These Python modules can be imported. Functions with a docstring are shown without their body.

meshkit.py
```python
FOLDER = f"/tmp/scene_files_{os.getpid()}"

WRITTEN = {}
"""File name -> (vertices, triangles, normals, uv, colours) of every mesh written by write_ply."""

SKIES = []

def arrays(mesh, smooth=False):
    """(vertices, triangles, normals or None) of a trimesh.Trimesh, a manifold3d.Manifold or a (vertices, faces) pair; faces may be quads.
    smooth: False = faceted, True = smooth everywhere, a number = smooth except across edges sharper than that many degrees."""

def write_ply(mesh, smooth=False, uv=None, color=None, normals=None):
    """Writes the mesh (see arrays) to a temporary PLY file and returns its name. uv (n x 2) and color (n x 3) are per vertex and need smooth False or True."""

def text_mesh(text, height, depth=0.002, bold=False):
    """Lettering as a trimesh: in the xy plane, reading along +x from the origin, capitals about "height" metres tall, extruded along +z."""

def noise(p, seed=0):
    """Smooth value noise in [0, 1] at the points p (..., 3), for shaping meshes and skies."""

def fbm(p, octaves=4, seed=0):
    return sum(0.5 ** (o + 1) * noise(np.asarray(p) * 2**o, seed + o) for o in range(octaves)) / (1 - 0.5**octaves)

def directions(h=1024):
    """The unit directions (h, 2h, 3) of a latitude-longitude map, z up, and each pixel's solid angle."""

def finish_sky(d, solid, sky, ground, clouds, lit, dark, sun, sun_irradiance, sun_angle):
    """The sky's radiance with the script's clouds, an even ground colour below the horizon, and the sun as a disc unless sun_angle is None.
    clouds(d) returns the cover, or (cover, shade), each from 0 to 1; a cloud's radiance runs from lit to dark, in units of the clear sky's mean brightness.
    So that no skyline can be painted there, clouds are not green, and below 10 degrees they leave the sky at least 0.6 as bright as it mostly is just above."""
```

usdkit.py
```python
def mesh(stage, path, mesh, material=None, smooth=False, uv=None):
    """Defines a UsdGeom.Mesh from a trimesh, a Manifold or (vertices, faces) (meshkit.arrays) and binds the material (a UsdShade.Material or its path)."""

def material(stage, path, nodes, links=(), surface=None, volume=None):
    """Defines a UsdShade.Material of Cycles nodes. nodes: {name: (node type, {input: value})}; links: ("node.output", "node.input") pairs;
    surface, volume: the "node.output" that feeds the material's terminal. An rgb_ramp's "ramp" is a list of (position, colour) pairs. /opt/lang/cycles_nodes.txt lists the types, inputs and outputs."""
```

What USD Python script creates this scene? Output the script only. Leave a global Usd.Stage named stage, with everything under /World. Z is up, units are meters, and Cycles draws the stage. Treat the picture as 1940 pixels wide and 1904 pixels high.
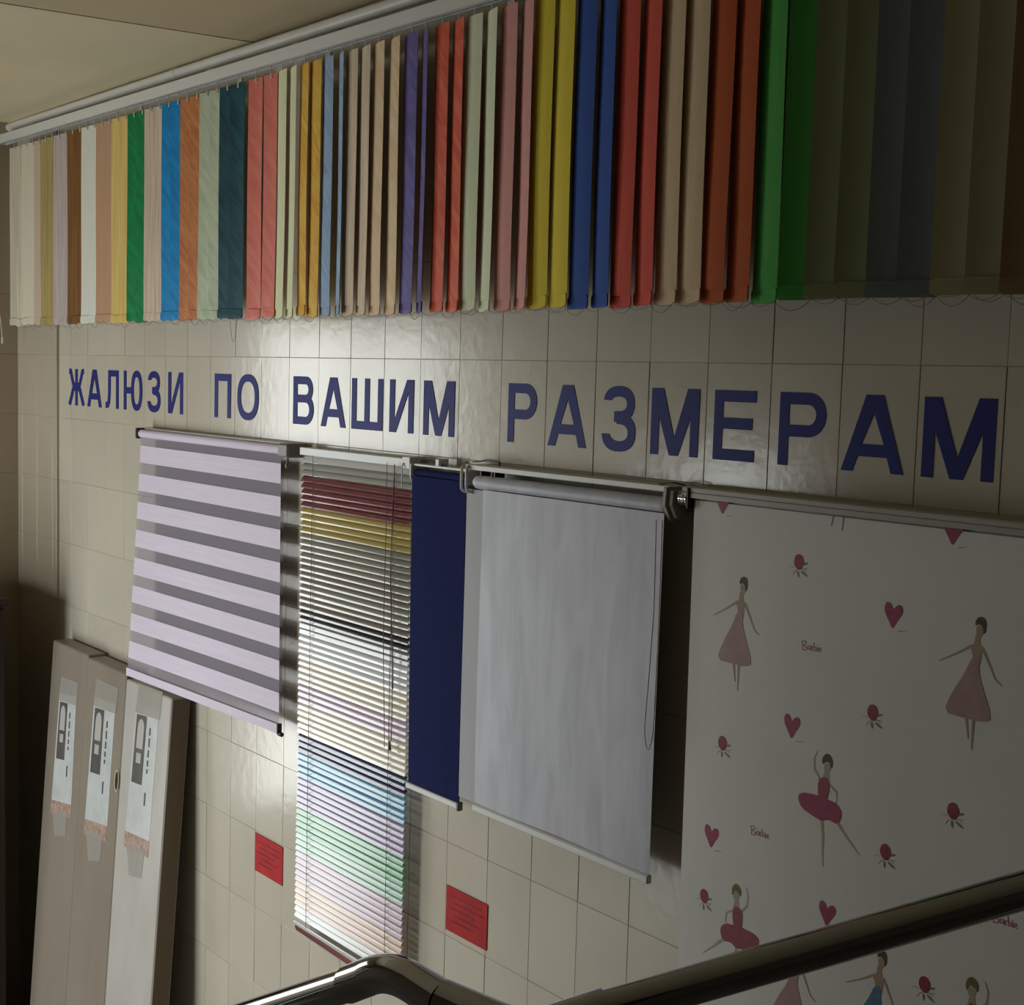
import math, random
import numpy as np, trimesh, manifold3d as m3, usdkit
from pxr import Usd, UsdGeom, UsdLux, Gf, Sdf
from shapely.geometry import Polygon, LineString, Point, box as sbox
from shapely import affinity, union_all

stage = Usd.Stage.CreateInMemory()
UsdGeom.SetStageUpAxis(stage, UsdGeom.Tokens.z)
UsdGeom.SetStageMetersPerUnit(stage, 1.0)
UsdGeom.Xform.Define(stage, '/World')
UsdGeom.Scope.Define(stage, '/World/Looks')
rnd = random.Random(7)

# ---------------------------------------------------------------- camera, light, exposure
Z0 = 3.55                      # height of the top grout line above the lower floor; many heights below are given relative to it
F, YAW, PITCH, ROLL = 2560.01, -0.871663, -0.0903292, 0.0296397
CAM = np.array([4.45647, -2.515376, Z0 - 0.057])
fw = np.array([math.sin(YAW) * math.cos(PITCH), math.cos(YAW) * math.cos(PITCH), math.sin(PITCH)])
rt = np.cross(fw, [0, 0, 1]); rt /= np.linalg.norm(rt); up = np.cross(rt, fw)
r2 = math.cos(ROLL) * rt + math.sin(ROLL) * up
u2 = -math.sin(ROLL) * rt + math.cos(ROLL) * up
cam = UsdGeom.Camera.Define(stage, '/World/camera')
cam.AddTransformOp().Set(Gf.Matrix4d(*r2, 0, *u2, 0, *(-fw), 0, *CAM, 1))
cam.CreateHorizontalApertureAttr(36.0); cam.CreateVerticalApertureAttr(36.0 * 1904 / 1940)
cam.CreateFocalLengthAttr(36.0 * F / 1940)
cam.CreateClippingRangeAttr(Gf.Vec2f(0.05, 60))
cam.CreateExposureAttr(0.16)

WIN = dict(y0=-2.95, y1=-1.42, z0=Z0 - 2.72, z1=Z0 + 0.30)       # the stairwell window in the left wall
day = UsdLux.RectLight.Define(stage, '/World/daylight')         # overcast daylight just outside that window
day.CreateWidthAttr(WIN['y1'] - WIN['y0'] + 0.3); day.CreateHeightAttr(WIN['z1'] - WIN['z0'] + 0.3)
day.CreateIntensityAttr(5.0); day.CreateColorAttr(Gf.Vec3f(1.0, 0.985, 0.975))
day.CreateNormalizeAttr(False)
day.AddTransformOp().Set(Gf.Matrix4d(0, -1, 0, 0, 0, 0, 1, 0, -1, 0, 0, 0, -2.85, (WIN['y0'] + WIN['y1']) / 2, (WIN['z0'] + WIN['z1']) / 2, 1))
WIN2 = dict(x0=-2.4, x1=-0.7, z0=0.03, z1=Z0 - 0.45)               # unseen glazed doors, added low behind the viewer for broad fill light
YB = -3.8
day2 = UsdLux.RectLight.Define(stage, '/World/added_daylight_001')  # fill light for the added doors, source out of view
day2.CreateWidthAttr(WIN2['x1'] - WIN2['x0'] + 0.3); day2.CreateHeightAttr(WIN2['z1'] - WIN2['z0'] + 0.3)
day2.CreateIntensityAttr(7.8); day2.CreateColorAttr(Gf.Vec3f(0.99, 0.985, 1.0)); day2.CreateNormalizeAttr(False)
day2.AddTransformOp().Set(Gf.Matrix4d(1, 0, 0, 0, 0, 0, 1, 0, 0, -1, 0, 0, (WIN2['x0'] + WIN2['x1']) / 2, YB - 0.4, (WIN2['z0'] + WIN2['z1']) / 2, 1))
sky = UsdLux.DomeLight.Define(stage, '/World/sky')
sky.CreateIntensityAttr(0.3); sky.CreateColorAttr(Gf.Vec3f(0.8, 0.9, 1.0))

# ---------------------------------------------------------------- helpers
def lin(c):
    return tuple(((x / 255) / 12.92 if x / 255 <= 0.04045 else ((x / 255 + 0.055) / 1.055) ** 2.4) for x in c)
def tint(c, k):
    return tuple(min(0.86, max(0.004, x * k)) for x in lin(c))
MATS = {}
def mat(name, col, rough=0.6, spec=0.5, metallic=0.0, var=0.0, scale=(8, 8, 8), col2=None, bump=0.0, bscale=None, coat=0.0, sheen=0.0, distortion=0.0, detail=3, ramp=(0.35, 0.65), transl=0.0, trans=0.0, rot=None):
    if name in MATS: return MATS[name]
    nodes = {'p': ('principled_bsdf', dict(base_color=tuple(col), roughness=rough, metallic=metallic, specular_ior_level=spec, coat_weight=coat, coat_roughness=0.15, sheen_weight=sheen))}
    links = []
    if var or col2 or bump:
        nodes['g'] = ('geometry', {}); nodes['m'] = ('mapping', dict(scale=scale))
        nodes['n'] = ('noise_texture', dict(scale=1.0, detail=detail, roughness=0.55, distortion=distortion))
        links += [('m.vector', 'n.vector')]
        if rot:
            nodes['m0'] = ('mapping', dict(rotation=rot)); links += [('g.position', 'm0.vector'), ('m0.vector', 'm.vector')]
        else: links += [('g.position', 'm.vector')]
        c2 = col2 or tuple(x * (1 - var) for x in col)
        nodes['r'] = ('rgb_ramp', dict(ramp=[(ramp[0], c2), (ramp[1], tuple(col))]))
        links += [('n.fac', 'r.fac'), ('r.color', 'p.base_color')]
        if bump:
            src = 'n.fac'
            if bscale:
                nodes['m2'] = ('mapping', dict(scale=bscale)); nodes['n2'] = ('noise_texture', dict(scale=1.0, detail=2, roughness=0.5))
                links += [('g.position', 'm2.vector'), ('m2.vector', 'n2.vector')]; src = 'n2.fac'
            nodes['b'] = ('bump', dict(strength=1.0, distance=bump))
            links += [(src, 'b.height'), ('b.normal', 'p.normal')]
    surf = 'p.BSDF'
    if transl:
        nodes['t'] = ('translucent_bsdf', dict(color=tuple(col))); nodes['x'] = ('mix_closure', dict(fac=transl))
        links += [('p.BSDF', 'x.closure1'), ('t.BSDF', 'x.closure2')]
        if 'r' in nodes: links.append(('r.color', 't.color'))
        surf = 'x.closure'
    if trans:
        nodes['tr'] = ('transparent_bsdf', {}); nodes['y'] = ('mix_closure', dict(fac=trans))
        links += [(surf, 'y.closure1'), ('tr.BSDF', 'y.closure2')]
        surf = 'y.closure'
    MATS[name] = usdkit.material(stage, '/World/Looks/' + name, nodes, links, surface=surf)
    return MATS[name]

used = {}
def numbered(parent, name):
    k = (str(parent), name); n = used.get(k, 0); used[k] = n + 1
    return name if n == 0 else f'{name}_{n:03d}'
LOC = {}
def thing(name, label=None, cat=None, loc=(0, 0, 0), group=None, kind=None):
    p = '/World/' + numbered('/World', name)
    x = UsdGeom.Xform.Define(stage, p); x.AddTranslateOp().Set(Gf.Vec3d(*map(float, loc)))
    LOC[p] = np.array(loc, float)
    for k, v in (('label', label), ('category', cat), ('group', group), ('kind', kind)):
        if v: x.GetPrim().SetCustomDataByKey(k, v)
    return p
def tm(m):
    if hasattr(m, 'to_mesh'):
        q = m.to_mesh(); return trimesh.Trimesh(np.array(q.vert_properties[:, :3]), np.array(q.tri_verts), process=False)
    return m
def obj(name, m, material, parent='/World', smooth=False, label=None, kind=None, cat=None, group=None):
    """m is in world coordinates; it becomes ONE mesh under parent (which sits at its own place)."""
    if isinstance(m, (list, tuple)): m = trimesh.util.concatenate([tm(q) for q in m])
    m = tm(m).copy()
    root = '/'.join(parent.split('/')[:3])
    if root in LOC: m.apply_translation(-LOC[root])
    p = parent + '/' + numbered(parent, name)
    if parent == '/World':
        c = m.bounds.mean(0); c[2] = m.bounds[0][2]; m.apply_translation(-c)
        if not label and kind == 'structure': c = c
    pr = usdkit.mesh(stage, p, m, material, smooth=smooth)
    if parent == '/World': pr.AddTranslateOp().Set(Gf.Vec3d(*map(float, c)))
    for k, v in (('label', label), ('kind', kind), ('category', cat), ('group', group)):
        if v: pr.GetPrim().SetCustomDataByKey(k, v)
    return p
def bx(x0, x1, y0, y1, z0, z1, bevel=0.0):
    if bevel <= 0:
        m = trimesh.creation.box([x1 - x0, y1 - y0, z1 - z0]); m.apply_translation([(x0 + x1) / 2, (y0 + y1) / 2, (z0 + z1) / 2]); return m
    b = bevel; v = []
    for (i, j, k) in np.ndindex(2, 2, 2):
        X, Y, Zc = (x0, x1)[i], (y0, y1)[j], (z0, z1)[k]; sx, sy, sz = (1 - 2 * i) * b, (1 - 2 * j) * b, (1 - 2 * k) * b
        v += [[X + sx, Y + sy, Zc], [X + sx, Y, Zc + sz], [X, Y + sy, Zc + sz]]
    return m3.Manifold.hull_points(np.array(v, np.float64))
def tube(pts, r, n=12, cap=True):
    pts = np.asarray(pts, float); N = len(pts); t = np.gradient(pts, axis=0); t /= np.linalg.norm(t, axis=1)[:, None]
    a = np.cross(t[0], [0.13, 0.31, 0.94]); a /= np.linalg.norm(a); V = []
    r = np.broadcast_to(r, (N,))
    for i in range(N):
        a = a - t[i] * (a @ t[i]); a /= np.linalg.norm(a); b = np.cross(t[i], a)
        for k in range(n):
            w = 2 * math.pi * k / n; V.append(pts[i] + r[i] * (math.cos(w) * a + math.sin(w) * b))
    Fc = []
    for i in range(N - 1):
        for k in range(n):
            p, q, s, u = i * n + k, i * n + (k + 1) % n, (i + 1) * n + (k + 1) % n, (i + 1) * n + k
            Fc += [[p, q, s], [p, s, u]]
    if cap:
        V += [pts[0], pts[-1]]; c0, c1 = len(V) - 2, len(V) - 1
        for k in range(n):
            Fc.append([c0, (k + 1) % n, k]); Fc.append([c1, (N - 1) * n + k, (N - 1) * n + (k + 1) % n])
    return trimesh.Trimesh(np.array(V), np.array(Fc), process=False)
def fillet(P, rad, n=8):
    """polyline with rounded corners"""
    P = [np.array(p, float) for p in P]; out = [P[0]]
    for i in range(1, len(P) - 1):
        a, b, c = P[i - 1], P[i], P[i + 1]; u = (a - b); v = (c - b)
        d = min(rad, 0.48 * np.linalg.norm(u), 0.48 * np.linalg.norm(v))
        s, e = b + u / np.linalg.norm(u) * d, b + v / np.linalg.norm(v) * d
        for k in range(n + 1):
            w = k / n; out.append((1 - w) ** 2 * s + 2 * w * (1 - w) * b + w * w * e)
    out.append(P[-1]); return np.array(out)
def flat(shape, depth, y, dx=0.0, dz=0.0):
    """2-D shape (x, z) as a plate whose back is at y and whose front is depth nearer the room (-y)."""
    ms = []
    for g in getattr(shape, 'geoms', [shape]):
        if g.is_empty or g.geom_type != 'Polygon': continue
        m = trimesh.creation.extrude_polygon(g, depth, engine='earcut')
        v = np.array(m.vertices); m.vertices = np.stack([v[:, 0] + dx, y - v[:, 2], v[:, 1] + dz], 1)   # (x,y,z)->(x,-z,y) is a proper rotation
        ms.append(m)
    return trimesh.util.concatenate(ms)
def sheet(fn, nu, nv, th=0.0008):
    """closed thin sheet from fn(u, v) -> front point; th thick towards +y"""
    U, Vv = np.meshgrid(np.linspace(0, 1, nu), np.linspace(0, 1, nv), indexing='ij')
    f = np.array([fn(u, v) for u, v in zip(U.ravel(), Vv.ravel())]); n = len(f)
    g = f.reshape(nu, nv, 3); du = np.gradient(g, axis=0); dv = np.gradient(g, axis=1)
    nn = np.cross(du, dv).reshape(-1, 3); nn /= np.linalg.norm(nn, axis=1)[:, None]
    if nn[:, 1].mean() < 0: nn = -nn                                   # nn points towards the wall (+y)
    b = f + nn * th; idx = np.arange(n).reshape(nu, nv); Fc = []
    for i in range(nu - 1):
        for j in range(nv - 1):
            a, c, d, e = idx[i, j], idx[i + 1, j], idx[i + 1, j + 1], idx[i, j + 1]
            Fc += [[a, c, d], [a, d, e], [a + n, d + n, c + n], [a + n, e + n, d + n]]
    edge = list(idx[:, 0]) + list(idx[-1, 1:]) + list(idx[-2::-1, -1]) + list(idx[0, -2:0:-1])
    for k in range(len(edge)):
        a, c = edge[k], edge[(k + 1) % len(edge)]; Fc += [[a, a + n, c + n], [a, c + n, c]]
    m = trimesh.Trimesh(np.vstack([f, b]), np.array(Fc), process=False)
    trimesh.repair.fix_normals(m)
    return m
def lathe(profile, axis_pt, axis='x', n=20):
    """profile: (t, r) pairs along the axis; closed solid"""
    c = m3.CrossSection([np.array([[r, t] for t, r in profile] + [[0, profile[-1][0]], [0, profile[0][0]]])], m3.FillRule.Positive)
    if c.area() <= 0: c = m3.CrossSection([np.array(([[r, t] for t, r in profile] + [[0, profile[-1][0]], [0, profile[0][0]]])[::-1])], m3.FillRule.Positive)
    m = tm(c.revolve(n)); v = np.array(m.vertices)
    m.vertices = {'x': np.stack([v[:, 2], v[:, 0], v[:, 1]], 1), 'y': np.stack([v[:, 1], v[:, 2], v[:, 0]], 1), 'z': v}[axis] + np.array(axis_pt)
    return m
def chain(p0, p1, sag, r=0.0008, n=9, seg=5):
    t = np.linspace(0, 1, n); P = np.outer(1 - t, p0) + np.outer(t, p1); P[:, 2] -= sag * 4 * t * (1 - t)
    return tube(P, r, seg)

# ---------------------------------------------------------------- materials
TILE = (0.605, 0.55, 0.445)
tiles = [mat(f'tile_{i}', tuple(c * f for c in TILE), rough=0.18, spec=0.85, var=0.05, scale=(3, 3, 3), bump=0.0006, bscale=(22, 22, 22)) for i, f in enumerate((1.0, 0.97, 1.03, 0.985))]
grout = mat('grout', (0.60, 0.55, 0.45), rough=0.9, var=0.25, scale=(30, 30, 30))
ceil_m = mat('ceiling_paint', (0.80, 0.71, 0.48), rough=0.85, var=0.08, scale=(1.5, 1.5, 1.5), bump=0.001, bscale=(9, 9, 9))
plaster = mat('plaster', (0.50, 0.46, 0.38), rough=0.9, var=0.06, scale=(2, 2, 2))
dark_plaster = mat('far_plaster', (0.09, 0.07, 0.045), rough=0.9, var=0.06, scale=(2, 2, 2))
floor_m = mat('floor_stone', (0.48, 0.45, 0.41), rough=0.5, var=0.25, scale=(14, 14, 14))  # lightened so the unseen floor bounces daylight upward
white_paint = mat('white_enamel', (0.80, 0.78, 0.74), rough=0.4, var=0.06, scale=(9, 9, 9))
white_plastic = mat('white_plastic', (0.72, 0.72, 0.69), rough=0.35)
grey_plastic = mat('grey_plastic', (0.20, 0.19, 0.17), rough=0.45)
black_wire = mat('black_wire', (0.02, 0.02, 0.02), rough=0.5)
bead = mat('bead_cord', (0.20, 0.18, 0.15), rough=0.5)
steel = mat('bright_steel', (0.75, 0.75, 0.76), rough=0.15, metallic=1.0)
chrome = mat('chrome', (0.47, 0.485, 0.51), rough=0.06, metallic=1.0, var=0.06, scale=(20, 20, 20), bump=0.0004, bscale=(6, 6, 6))
cord_white = mat('white_cord', (0.75, 0.74, 0.70), rough=0.6)

# ---------------------------------------------------------------- setting
XL, XR, ZC = -2.46, 6.6, Z0 + 1.145
struct = dict(kind='structure')
wb = thing('wall_back', kind='structure', label='long cream tiled wall behind the blinds', cat='wall')
obj('grout_bed', bx(XL - 0.3, XR, 0.0022, 0.3, -0.02, ZC + 0.2), grout, wb)
def tile_mesh(x0, x1, z0, z1, r):
    e, d = 0.0009, 0.0008; j = 0.0006
    x0, x1, z0, z1 = x0 + j, x1 - j, z0 + j, z1 - j
    tx, tz, o = r.uniform(-1, 1) * 0.0004, r.uniform(-1, 1) * 0.0004, r.uniform(-1, 1) * 0.0003
    f = lambda x, z: o + tx * (2 * (x - x0) / (x1 - x0) - 1) + tz * (2 * (z - z0) / (z1 - z0) - 1)
    X, Zs = (x0, x1, x0 + e, x1 - e), (z0, z1, z0 + e, z1 - e)
    v = [(X[0], 0.0045, Zs[0]), (X[1], 0.0045, Zs[0]), (X[1], 0.0045, Zs[1]), (X[0], 0.0045, Zs[1])]
    v += [(X[0], f(X[0], Zs[0]) + d, Zs[0]), (X[1], f(X[1], Zs[0]) + d, Zs[0]), (X[1], f(X[1], Zs[1]) + d, Zs[1]), (X[0], f(X[0], Zs[1]) + d, Zs[1])]
    v += [(X[2], f(X[2], Zs[2]), Zs[2]), (X[3], f(X[3], Zs[2]), Zs[2]), (X[3], f(X[3], Zs[3]), Zs[3]), (X[2], f(X[2], Zs[3]), Zs[3])]
    q = []
    for a in (0, 4):
        for k in range(4):
            q.append([a + k, a + (k + 1) % 4, a + 4 + (k + 1) % 4, a + 4 + k])
    q.append([8, 9, 10, 11])
    Fc = []
    for a, b, c, d_ in q: Fc += [[a, b, c], [a, c, d_]]
    return trimesh.Trimesh(np.array(v), np.array(Fc), process=False)
def seen(x, z):
    d = np.array([x, 0, z]) - CAM; w = d @ fw
    px, py = 970 + F * (d @ r2) / w, 952 - F * (d @ u2) / w
    return px, py, w
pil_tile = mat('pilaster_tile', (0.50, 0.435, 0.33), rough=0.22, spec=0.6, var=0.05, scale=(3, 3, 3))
cells = []
PX, PD = -1.945, 0.012                                                # a shallow tiled pilaster in the corner
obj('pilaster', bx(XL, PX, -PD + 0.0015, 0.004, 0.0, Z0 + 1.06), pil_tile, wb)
for j in range(-13, 33):
    for k in range(-4, 12):
        x0, x1 = max(j * 0.2, XL), min((j + 1) * 0.2, XR); z1, z0 = Z0 - k * 0.3, max(0.0, Z0 - (k + 1) * 0.3)
        z1 = min(z1, ZC)
        if x1 - x0 < 0.02 or z1 - z0 < 0.02: continue
        cx, cz = (x0 + x1) / 2, (z0 + z1) / 2
        px, py, w = seen(cx, cz) if cx < 3.6 else (9999, 0, 9)
        behind = (k < -1) or (2.25 < cx and k > 0) or (1.42 < cx < 2.1 and 0 < k < 4) or (-0.9 < cx < 0.2 and 1 < k < 4)
        score = (0 if (behind or not (-60 < px < 2000 and -60 < py < 1960)) else 1.0 / w ** 2 + 0.001)
        if x0 < PX and k > -4:
            z1 = min(z1, Z0 + 1.06)
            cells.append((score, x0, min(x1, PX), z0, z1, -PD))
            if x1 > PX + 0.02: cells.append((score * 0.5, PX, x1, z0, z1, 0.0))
        else: cells.append((score, x0, x1, z0, z1, 0.0))
cells.sort(key=lambda c: -c[0])
rest = []
for n, (s, x0, x1, z0, z1, dy) in enumerate(cells):
    m = tile_mesh(x0, x1, z0, z1, rnd); m.apply_translation([0, dy, 0])
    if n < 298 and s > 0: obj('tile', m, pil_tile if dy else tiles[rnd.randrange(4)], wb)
    else: rest.append(m)
obj('tile_field', rest, tiles[0], wb, kind='stuff')

wl = thing('wall_left', kind='structure', label='cream tiled side wall meeting the long wall at the corner', cat='wall')
W = WIN
obj('masonry', [bx(XL - 0.3, XL - 0.0022, W['y1'], 0.3, -0.02, ZC + 0.2), bx(XL - 0.3, XL - 0.0022, YB, W['y0'], -0.02, ZC + 0.2),
                bx(XL - 0.3, XL - 0.0022, W['y0'], W['y1'], -0.02, W['z0']), bx(XL - 0.3, XL - 0.0022, W['y0'], W['y1'], W['z1'], ZC + 0.2)], grout, wl)
side = []
side_tile = mat('shaded_side_tile', (0.42, 0.34, 0.235), rough=0.25, var=0.05, scale=(3, 3, 3))  # tile colour darkened to stand for shade on the unlit side wall
for j in range(0, 28):
    for k in range(-4, 12):
        y1, y0 = -j * 0.2, -(j + 1) * 0.2; z1, z0 = min(Z0 - k * 0.3, ZC), max(0.0, Z0 - (k + 1) * 0.3)
        if z1 - z0 < 0.02: continue
        if y0 < W['y1'] and y1 > W['y0'] and z0 < W['z1'] and z1 > W['z0']:
            if y1 > W['y1']: y0 = W['y1']
            elif y0 < W['y0']: y1 = W['y0']
            elif z1 > W['z1']: z0 = W['z1']
            elif z0 < W['z0']: z1 = W['z0']
            else: continue
            if y1 - y0 < 0.02 or z1 - z0 < 0.02: continue
        m = tile_mesh(-y1, -y0, z0, z1, rnd); v = np.array(m.vertices)
        m.vertices = np.stack([XL - v[:, 1], -v[:, 0], v[:, 2]], 1); m.faces = m.faces[:, ::-1]
        m.invert() if False else None
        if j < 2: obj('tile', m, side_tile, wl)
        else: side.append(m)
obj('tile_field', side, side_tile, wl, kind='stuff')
obj('wall_right', bx(XR, XR + 0.2, YB - 0.2, 0.3, -0.02, ZC + 0.2), dark_plaster, kind='structure', label='plain wall to the right, out of frame', cat='wall')
U = WIN2
obj('wall_front', [bx(XL - 0.3, U['x0'], YB - 0.3, YB, -0.02, ZC + 0.2), bx(U['x1'], XR + 0.2, YB - 0.3, YB, -0.02, ZC + 0.2), bx(U['x0'], U['x1'], YB - 0.3, YB, -0.02, U['z0']), bx(U['x0'], U['x1'], YB - 0.3, YB, U['z1'], ZC + 0.2)], dark_plaster, kind='structure', label='plain wall behind the viewer', cat='wall')
obj('floor', bx(XL - 0.3, XR + 0.2, YB - 0.2, 0.3, -0.15, 0.0), floor_m, kind='structure', label='stone floor at the foot of the stairs, lightened to bounce light upward', cat='floor')
LAND = Z0 - 1.75
obj('landing', bx(1.93, XR, YB, -0.55, LAND - 0.2, LAND), mat('landing_stone', (0.22, 0.20, 0.18), rough=0.5, var=0.25, scale=(14, 14, 14)), kind='structure', label='stair landing that carries the chrome handrail', cat='floor')
ce = thing('ceiling', kind='structure', label='yellowed cream ceiling of wide panels with an open seam', cat='ceiling')
def slab(poly, z0, z1):
    m = trimesh.creation.extrude_polygon(Polygon(poly), z1 - z0, engine='earcut'); m.apply_translation([0, 0, z0]); return m
sx = lambda y: -0.066 + 0.178 * y                                    # the seam's x at depth y
g = 0.0045
obj('ceiling_panel', slab([(XL - 0.3, YB), (sx(YB) - g, YB), (sx(0.3) - g, 0.3), (XL - 0.3, 0.3)], ZC, ZC + 0.06), ceil_m, ce)
obj('ceiling_panel', slab([(sx(YB) + g, YB), (XR, YB), (XR, 0.3), (sx(0.3) + g, 0.3)], ZC + 0.001, ZC + 0.06), mat('ceiling_paint_darker', (0.62, 0.52, 0.33), rough=0.85, var=0.08, scale=(1.5, 1.5, 1.5), bump=0.001, bscale=(9, 9, 9)), ce)  # panel right of the seam in a darker, browner tone
obj('ceiling_slab', bx(XL - 0.3, XR + 0.2, YB - 0.2, 0.3, ZC + 0.06, ZC + 0.2), dark_plaster, ce)

glass = usdkit.material(stage, '/World/Looks/pane_glass', {'f': ('fresnel', dict(IOR=1.45)), 't': ('transparent_bsdf', dict(color=(0.97, 0.99, 0.98))), 'g': ('glossy_bsdf', dict(roughness=0.02)), 'x': ('mix_closure', {})},
    [('f.fac', 'x.fac'), ('t.BSDF', 'x.closure1'), ('g.BSDF', 'x.closure2')], surface='x.closure')
def window(name, label, a0, a1, z0, z1, put):
    """put maps a box along the opening (a0..a1, depth from the room face, z0..z1) into the room"""
    wn = thing(name, kind='structure', label=label, cat=name.split('_')[0], loc=put(a0, a1, 0.12, 0.13, z0, z1).bounds.mean(0) * [1, 1, 0] + [0, 0, z0])
    md = (a0 + a1) / 2; fr = []
    for a, b in ((a0, a0 + 0.06), (a1 - 0.06, a1), (md - 0.035, md + 0.035)): fr.append(put(a, b, 0.11, 0.17, z0, z1))
    for a, b in ((z0, z0 + 0.06), (z1 - 0.06, z1)): fr.append(put(a0, a1, 0.11, 0.17, a, b))
    obj('frame', fr, white_paint, wn)
    for a, b in ((a0 + 0.055, md - 0.03), (md + 0.03, a1 - 0.055)): obj('pane', put(a, b, 0.138, 0.142, z0 + 0.055, z1 - 0.055), glass, wn)
    if name[0] == 'w': obj('window_sill', put(a0 - 0.03, a1 + 0.03, -0.08, 0.2, z0 - 0.04, z0), white_paint, wn)
window('window_1', 'tall stairwell window in the side wall', W['y0'], W['y1'], W['z0'], W['z1'], lambda a, b, d0, d1, z0, z1: bx(XL - d1, XL - d0, a, b, z0, z1))
window('door_1', 'unseen glazed door added behind the viewer for low fill light', U['x0'], U['x1'], U['z0'], U['z1'], lambda a, b, d0, d1, z0, z1: bx(a, b, YB - d1, YB - d0, z0, z1))

# conduit under the ceiling
P = thing('conduit_pipe', 'white painted pipe running along the wall just under the ceiling', 'pipe', (0.5, -0.05, Z0 + 1.1))
pz = lambda x: Z0 + 1.122 - 0.0085 * (x + 2.28)
obj('pipe', tube([(XL + 0.002, -0.05, pz(XL)), (0.5, -0.05, pz(0.5)), (3.6, -0.05, pz(3.6))], 0.020, 16), white_paint, P, smooth=40)
for x in (-0.62, 1.62):
    obj('pipe_coupling', lathe([(x - 0.02, 0.0215), (x + 0.02, 0.0215)], (0, -0.05, pz(x)), 'x', 18), white_paint, P, smooth=40)
for x in (-1.4, 0.5, 2.4):
    obj('pipe_clip', bx(x - 0.008, x + 0.008, -0.032, -0.001, pz(x) - 0.008, pz(x) + 0.008, 0.002), white_paint, P)

# ---------------------------------------------------------------- vertical blind
VB = thing('vertical_blind', 'long vertical blind of many coloured fabric vanes hanging under the ceiling', 'vertical blind', (0.4, -0.11, Z0 + 0.1))
VY = -0.11
rz = lambda x: Z0 + 1.022 - 0.0110 * (x + 2.09)                       # underside of the head rail, a little out of level
def rail_piece(x0, x1):
    # channel section: front lip, top, back lip, open slot below
    prof = Polygon([(-0.0235, 0), (-0.0235, 0.040), (-0.021, 0.0425), (0.021, 0.0425), (0.0235, 0.040), (0.0235, 0), (0.008, 0), (0.008, 0.004), (0.0195, 0.004), (0.0195, 0.038), (-0.0195, 0.038), (-0.0195, 0.004), (-0.008, 0.004), (-0.008, 0)])
    m = trimesh.creation.extrude_polygon(prof, 1.0, engine='earcut'); v = np.array(m.vertices)
    x = x0 + v[:, 2] * (x1 - x0)
    m.vertices = np.stack([x, VY + v[:, 0], rz(x) + v[:, 1]], 1); trimesh.repair.fix_normals(m); return m
obj('head_rail', rail_piece(-2.375, 3.3), white_plastic, VB)
obj('rail_end_cap', bx(-2.381, -2.374, VY - 0.026, VY + 0.026, rz(-2.37) - 0.002, rz(-2.37) + 0.051, 0.002), white_plastic, VB)
for x in (-1.957, -1.043, -0.184, 0.43, 1.4, 2.4):
    obj('rail_bracket', [bx(x - 0.016, x + 0.016, VY - 0.02, VY + 0.022, rz(x) + 0.0425, rz(x) + 0.047, 0.001), bx(x - 0.016, x + 0.016, VY + 0.018, -0.001 if x > -1.93 else -0.0145, rz(x) + 0.0425, rz(x) + 0.0455), bx(x - 0.016, x + 0.016, (-0.004 if x > -1.93 else -0.0175), (-0.001 if x > -1.93 else -0.0145), rz(x) + 0.02, rz(x) + 0.06)], steel, VB, label='bright steel wall bracket')

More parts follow.
